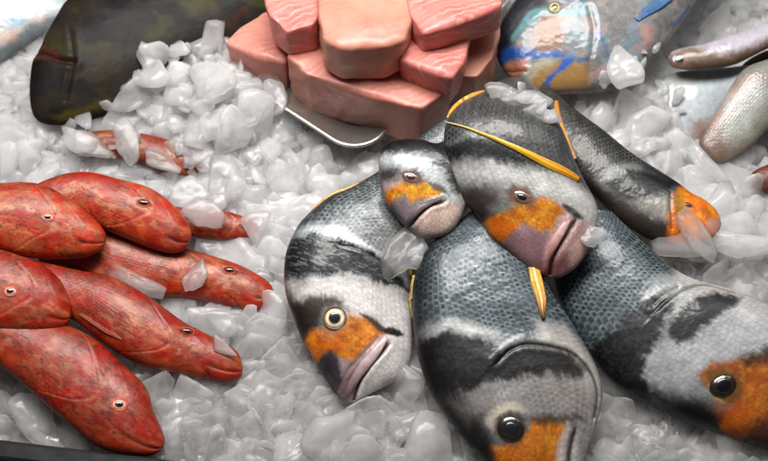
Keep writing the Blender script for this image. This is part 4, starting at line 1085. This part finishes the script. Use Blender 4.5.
def chip(px, py, w, h, ang, label, lift=.3, tilt=.5, var=0, clear=True, thick=1.0, roll=0.0, group=None):
    """one traced ice chip: w, h its size in reference units, resting on what is below it"""
    q = rest_on(px, py)
    tocam = CAM - q; tocam /= np.linalg.norm(tocam)
    n = (1 - tilt) * np.array([0, 0, 1.0]) + tilt * tocam + np.array([roll, 0, 0]); n /= np.linalg.norm(n)
    t = math.cos(ang) * RIGHT - math.sin(ang) * UPV
    t = t - n * (t @ n); t /= np.linalg.norm(t); u = np.cross(n, t)
    o = bpy.data.objects.new('ice_chunk', (CLEAR_ME if clear else ICE_ME)[var % 8]); COL.objects.link(o)
    sx, sy = w * P / 1.5, h * P / 1.5
    sz = (sx + sy) / 2 * thick
    M = Matrix(((t[0], u[0], n[0], 0), (t[1], u[1], n[1], 0), (t[2], u[2], n[2], 0), (0, 0, 0, 1)))
    M = M @ Matrix.Diagonal((sx, sy, sz, 1))
    M.translation = Vector(q + n * sz * lift)
    o.matrix_world = M
    tag(o, label, 'ice', group)
    return o

chip(405, 250, 40, 52, .5, 'clear grey ice chip resting on two sea bream between their flanks', var=0, thick=.7)
chip(418, 262, 18, 26, .9, 'narrow ice sliver against the larger chip between two sea bream', var=3, thick=.8)
chip(682, 253, 68, 38, .55, 'large shell-shaped ice chip below the orange fish face', var=1, thick=.7, lift=1.6, tilt=.8)
chip(697, 240, 24, 40, -.3, 'ice shard covering the mouth of the orange-faced sea bream', var=5, thick=.6, lift=.7)
chip(727, 252, 50, 26, .1, 'flat white ice chip at the right of the shell-shaped one', var=2, thick=.8, lift=1.6, clear=False)
chip(208, 318, 46, 34, .6, 'triangular ice shard beside the eye of the middle red mullet', var=4, thick=.6, lift=1.3, tilt=.7)
chip(226, 352, 26, 14, .8, 'thin ice sliver on the snout of the middle red mullet', var=1, thick=.6, lift=.6)
chip(127, 280, 48, 22, .35, 'flat clear ice chip lying on the dark gap between red mullet', var=2, thick=.5)
chip(145, 172, 44, 20, .02, 'four-sided ice chip on the back of the orange red mullet', var=6, thick=.6)
chip(190, 196, 44, 36, .4, 'rounded clear ice chip beside the orange red mullet head', var=0, thick=.6, lift=.8)
chip(222, 186, 30, 38, .3, 'upright ice chip behind the rounded one by the red mullet', var=7, thick=.6, lift=.8)
chip(207, 217, 34, 26, -.5, 'ice chip in front of the small red patch', var=5, thick=.6, lift=.6)
chip(221, 249, 50, 30, .05, 'bright ice lump on the head of the red mullet under the heap', var=3, thick=.7, clear=False)
chip(192, 276, 20, 34, .2, 'wet ice bit on the flank of the red mullet under the heap', var=4, thick=.5)
chip(263, 230, 28, 40, -.2, 'leaning ice chip right of the small red patch', var=1, thick=.8, lift=.7)
chip(128, 146, 26, 34, .0, 'pointed ice shard standing on the buried red mullet', var=5, thick=.5, lift=.6)
chip(180, 148, 30, 22, .6, 'pinkish ice chip on the right part of the buried red mullet', var=6, thick=.5, lift=.5)
chip(76, 142, 34, 24, .2, 'ice chip at the left end of the buried red mullet', var=2, thick=.7, lift=.5, clear=False)
chip(206, 164, 34, 26, .5, 'ice chip at the right end of the buried red mullet', var=3, thick=.7, lift=.5, clear=False)
chip(158, 164, 30, 16, .4, 'small ice chip along the lower side of the buried red mullet', var=7, thick=.7, lift=.4)
chip(276, 105, 30, 24, .4, 'ice lump on the left end of the tray edge', var=5, thick=.9, lift=1.2, clear=False)
chip(308, 130, 26, 20, .2, 'ice lump leaning on the middle of the tray edge', var=0, thick=.9, lift=1.0, clear=False)
chip(88, 150, 30, 22, .3, 'ice chip over the left part of the buried red mullet', var=7, thick=.6, lift=.5)
chip(623, 76, 46, 42, .2, 'large bright ice lump against the parrotfish belly', var=3, thick=.8, clear=False, lift=.6)
chip(697, 160, 54, 18, .85, 'long white ice shard below the deep silver fish', var=2, thick=.7, clear=False, lift=.8)
chip(520, 100, 42, 20, .2, 'flat ice chip at the tail end of the topmost sea bream', var=4, thick=.6, lift=.4)
chip(541, 116, 34, 18, .55, 'small ice chip low on the back of the topmost sea bream', var=6, thick=.5, lift=.4)
chip(592, 238, 30, 22, -.3, 'clear ice chip tucked under the chin of the topmost sea bream', var=3, thick=.8, lift=.4)
chip(500, 96, 26, 16, .1, 'ice bit by the yellow fin edge under the pink chunks', var=7, thick=.6, lift=.3)

# scattered ice: the large ones as objects, the rest as one heap
polys = [(p, e) for p, e in ITEMS]
HEAP = [np.array(p, float) for p in ([(104, 112), (128, 84), (150, 58), (176, 44), (192, 38), (214, 40), (226, 46), (240, 62), (250, 84), (200, 130), (110, 130)],
    [(60, 124), (100, 118), (110, 140), (60, 140)], [(100, 138), (122, 130), (150, 130), (134, 152), (112, 158)], [(165, 150), (200, 140), (230, 160), (190, 180)], [(484, 90), (510, 88), (536, 93), (556, 104), (552, 122), (530, 113), (505, 101)],
    [(590, 86), (612, 64), (645, 58), (652, 75), (652, 100), (610, 110)], [(690, 134), (722, 162), (700, 160)], [(644, 70), (668, 74), (676, 100), (690, 128), (664, 132), (646, 110)], [(640, 40), (664, 30), (662, 60), (640, 66)])]
def heaped(X):
    h = np.zeros(len(X), bool)
    for p in HEAP: h |= poly_sdf(X, p) > 0
    return h
def blocked(X):
    b = np.zeros(len(X), bool)
    for p, e in polys:
        b |= poly_sdf(X, p) > e
    b &= ~heaped(X)
    for p in ([(70, 232), (110, 236), (185, 256), (200, 262), (150, 300), (60, 290)],):
        b |= poly_sdf(X, np.array(p, float)) > 0
    return b
rg = np.random.default_rng(5)
edgeA, edgeB = np.array([-60.0, 429.0]), np.array([205.0, 467.0])
ed = (edgeB - edgeA) / np.linalg.norm(edgeB - edgeA)
pieces = []
def scatter(step, r0, r1, z0, z1, tl, keep=1.0):
    c = np.array([(x + rg.uniform(-.5, .5) * step, y + rg.uniform(-.5, .5) * step) for y in np.arange(-80, 540, step) for x in np.arange(-150, 900, step)])
    c = c[rg.random(len(c)) < keep]
    c = c[~blocked(c)]
    sd = ed[0] * (c[:, 1] - edgeA[1]) - ed[1] * (c[:, 0] - edgeA[0])
    c = c[(sd < -6) | (c[:, 0] > 270)]
    for px, py in c:
        q = at(px, py, 0.0)
        for _ in range(3): q = at(px, py, float(bed(q[0], q[1])))
        R = rg.uniform(r0, r1) * P
        if heaped(np.array([[px, py]]))[0]:
            if r1 > 20 and not (px < 260 and py < 130): continue
            R *= .85; q = rest_on(px, py) + np.array([0, 0, R * .12])
        Rm = np.array(Matrix.Rotation(rg.uniform(0, 6.28), 3, 'Z'))
        Tm = np.array(Matrix.Rotation(rg.normal() * tl + .38, 3, 'X')) @ np.array(Matrix.Rotation(rg.normal() * tl, 3, 'Y'))
        S = np.array([rg.uniform(.8, 1.2), rg.uniform(.7, 1.0), rg.uniform(.75, 1.2)]) * R
        q = q + np.array([0, 0, rg.uniform(z0, z1)])
        pieces.append(((px, py), q, Tm @ Rm, S, int(rg.integers(NVAR)), R))
scatter(11.5, 7, 16, -.003, .004, .5)
scatter(15.5, 16, 33, -.003, .007, .26)
inframe = [i for i, p in enumerate(pieces) if -5 < p[0][0] < 773 and -5 < p[0][1] < 466]
inframe.sort(key=lambda i: -pieces[i][5])
single = set(inframe[:275])
def region(px, py):
    if px < 290 and py < 130: return 'translucent ice lump in the bright heap between the dark fish and the tray', 'ice lumps in the bright heap behind the red mullet'
    if px < 290 and py < 300: return 'translucent ice lump in the drift between red mullet and sea bream', 'ice lumps between red mullet and sea bream'
    if px < 600 and py >= 300: return 'wet ice lump tinted grey for weak light at the front between red mullet and sea bream', 'wet ice lumps at the front'
    if px >= 560 and py < 200: return 'pale ice lump around the silver fish and parrotfish', 'ice lumps at the upper right'
    if px >= 560 and py < 300: return 'pale ice lump at the right edge beside the orange fish face', 'ice lumps at the right edge'
    if px >= 560: return 'shaded ice lump in front of the right sea bream', 'shaded ice lumps at the lower right'
    return 'pale ice lump beside the steel tray', 'ice lumps beside the tray'
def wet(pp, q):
    # wet front pieces; their darker colour also stands for light falloff and shade
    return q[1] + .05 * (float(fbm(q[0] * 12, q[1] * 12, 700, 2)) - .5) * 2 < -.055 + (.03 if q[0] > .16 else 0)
heaps = {False: ([], []), True: ([], [])}
for i, (pp, q, Rm, S, var, R) in enumerate(pieces):
    if i in single:
        o = bpy.data.objects.new('ice_chunk', (WET_DIM_ME if wet(pp, q) else ICE_ME)[var]); COL.objects.link(o)
        M = Matrix((Rm @ np.diag(S)).tolist()).to_4x4(); M.translation = Vector(q); o.matrix_world = M
        lb, g = region(*pp); tag(o, lb, 'ice', g)
    else:
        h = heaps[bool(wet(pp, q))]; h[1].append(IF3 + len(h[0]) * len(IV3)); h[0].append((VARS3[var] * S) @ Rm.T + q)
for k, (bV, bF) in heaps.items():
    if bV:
        o = mesh_obj('crushed_ice', np.vstack(bV), np.vstack(bF), M_WET_DIM if k else M_ICE)
        tag(o, ('wet crushed ice filling the front gaps, coloured darker for weaker light' if k else 'white crushed ice filling the gaps between the larger lumps'), 'ice', kind='stuff')

# bed below
n, m = 420, 420
xs, ys_ = np.linspace(-.75, .75, n), np.linspace(-.55, .95, m)
gx, gy = np.meshgrid(xs, ys_, indexing='ij')
gz = bed(gx, gy) + .0006 + .012 * (fbm(gx * 45 + 9, gy * 45 + 9, 601, 3) - .5)
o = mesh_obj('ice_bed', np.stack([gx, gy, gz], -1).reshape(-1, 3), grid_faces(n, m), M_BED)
tag(o, 'bed of packed ice under all the fish', kind='structure')

# counter edge
def edge_strip():
    m_, nt, b, out = new_mat('black_plastic')
    nn = noise_node(nt, 80, 4)
    nt.links.new(maprange(nt, nn.outputs[0], .3, .7, .5, .7), b.inputs['Roughness'])
    setp(b, base=(.010, .010, .011, 1), spec=.25)
    a, c = at(-90, 428, .016), at(260, 470, .016)
    e = (c - a) / np.linalg.norm(c - a); f = np.array([e[1], -e[0], 0])
    prof = [(0, -.05), (0, -.003), (.001, -.0008), (.003, 0), (.012, 0), (.014, -.0015), (.016, -.004), (.05, -.0045), (.06, -.006), (.061, -.05)]
    V = []
    a2_, c2_ = a - e * .1, c + e * .1
    for k in range(24):
        q = a2_ + (c2_ - a2_) * k / 23
        for x, z in prof: V.append(q + f * x + np.array([0, 0, z]))
    V = np.array(V)
    o = mesh_obj('counter_edge', V, grid_faces(24, len(prof)), m_, smooth=False, origin=a)
    o.location = Vector(a)
    tag(o, 'black front edge of the display counter at the lower left', 'counter edge')
edge_strip()

# ------------------------------------------------------------------ light
w = bpy.data.worlds.new('World'); scene.world = w; w.use_nodes = True
bg = w.node_tree.nodes['Background']; bg.inputs[0].default_value = (1.0, .94, .90, 1); bg.inputs[1].default_value = .055
def lamp(name, loc, target, energy, sx, sy, color):
    l = bpy.data.lights.new(name, 'AREA'); l.shape = 'RECTANGLE'; l.size, l.size_y = sx, sy; l.energy = energy; l.color = color
    o = bpy.data.objects.new(name, l); COL.objects.link(o); o.location = loc
    o.rotation_euler = (Vector(target) - Vector(loc)).to_track_quat('-Z', 'Y').to_euler()
lamp('counter_lamp', (-.08, .24, .92), (-.04, .10, 0), 18.2, .7, .32, (1, .965, .94))
lamp('hall_lamp', (.6, .35, 1.1), (.05, 0, 0), 1.6, .4, .4, (.95, 1, .97))

scene.view_settings.view_transform = 'Standard'
scene.view_settings.look = 'None'
scene.view_settings.exposure = 0
scene.cycles.use_denoising = True
scene.cycles.use_adaptive_sampling = True
scene.cycles.adaptive_threshold = .06
scene.cycles.max_bounces = 10
scene.cycles.diffuse_bounces = 8
scene.cycles.transmission_bounces = 8
scene.cycles.transparent_max_bounces = 12
scene.cycles.sample_clamp_indirect = 6
scene.cycles.caustics_refractive = True
scene.cycles.caustics_reflective = False
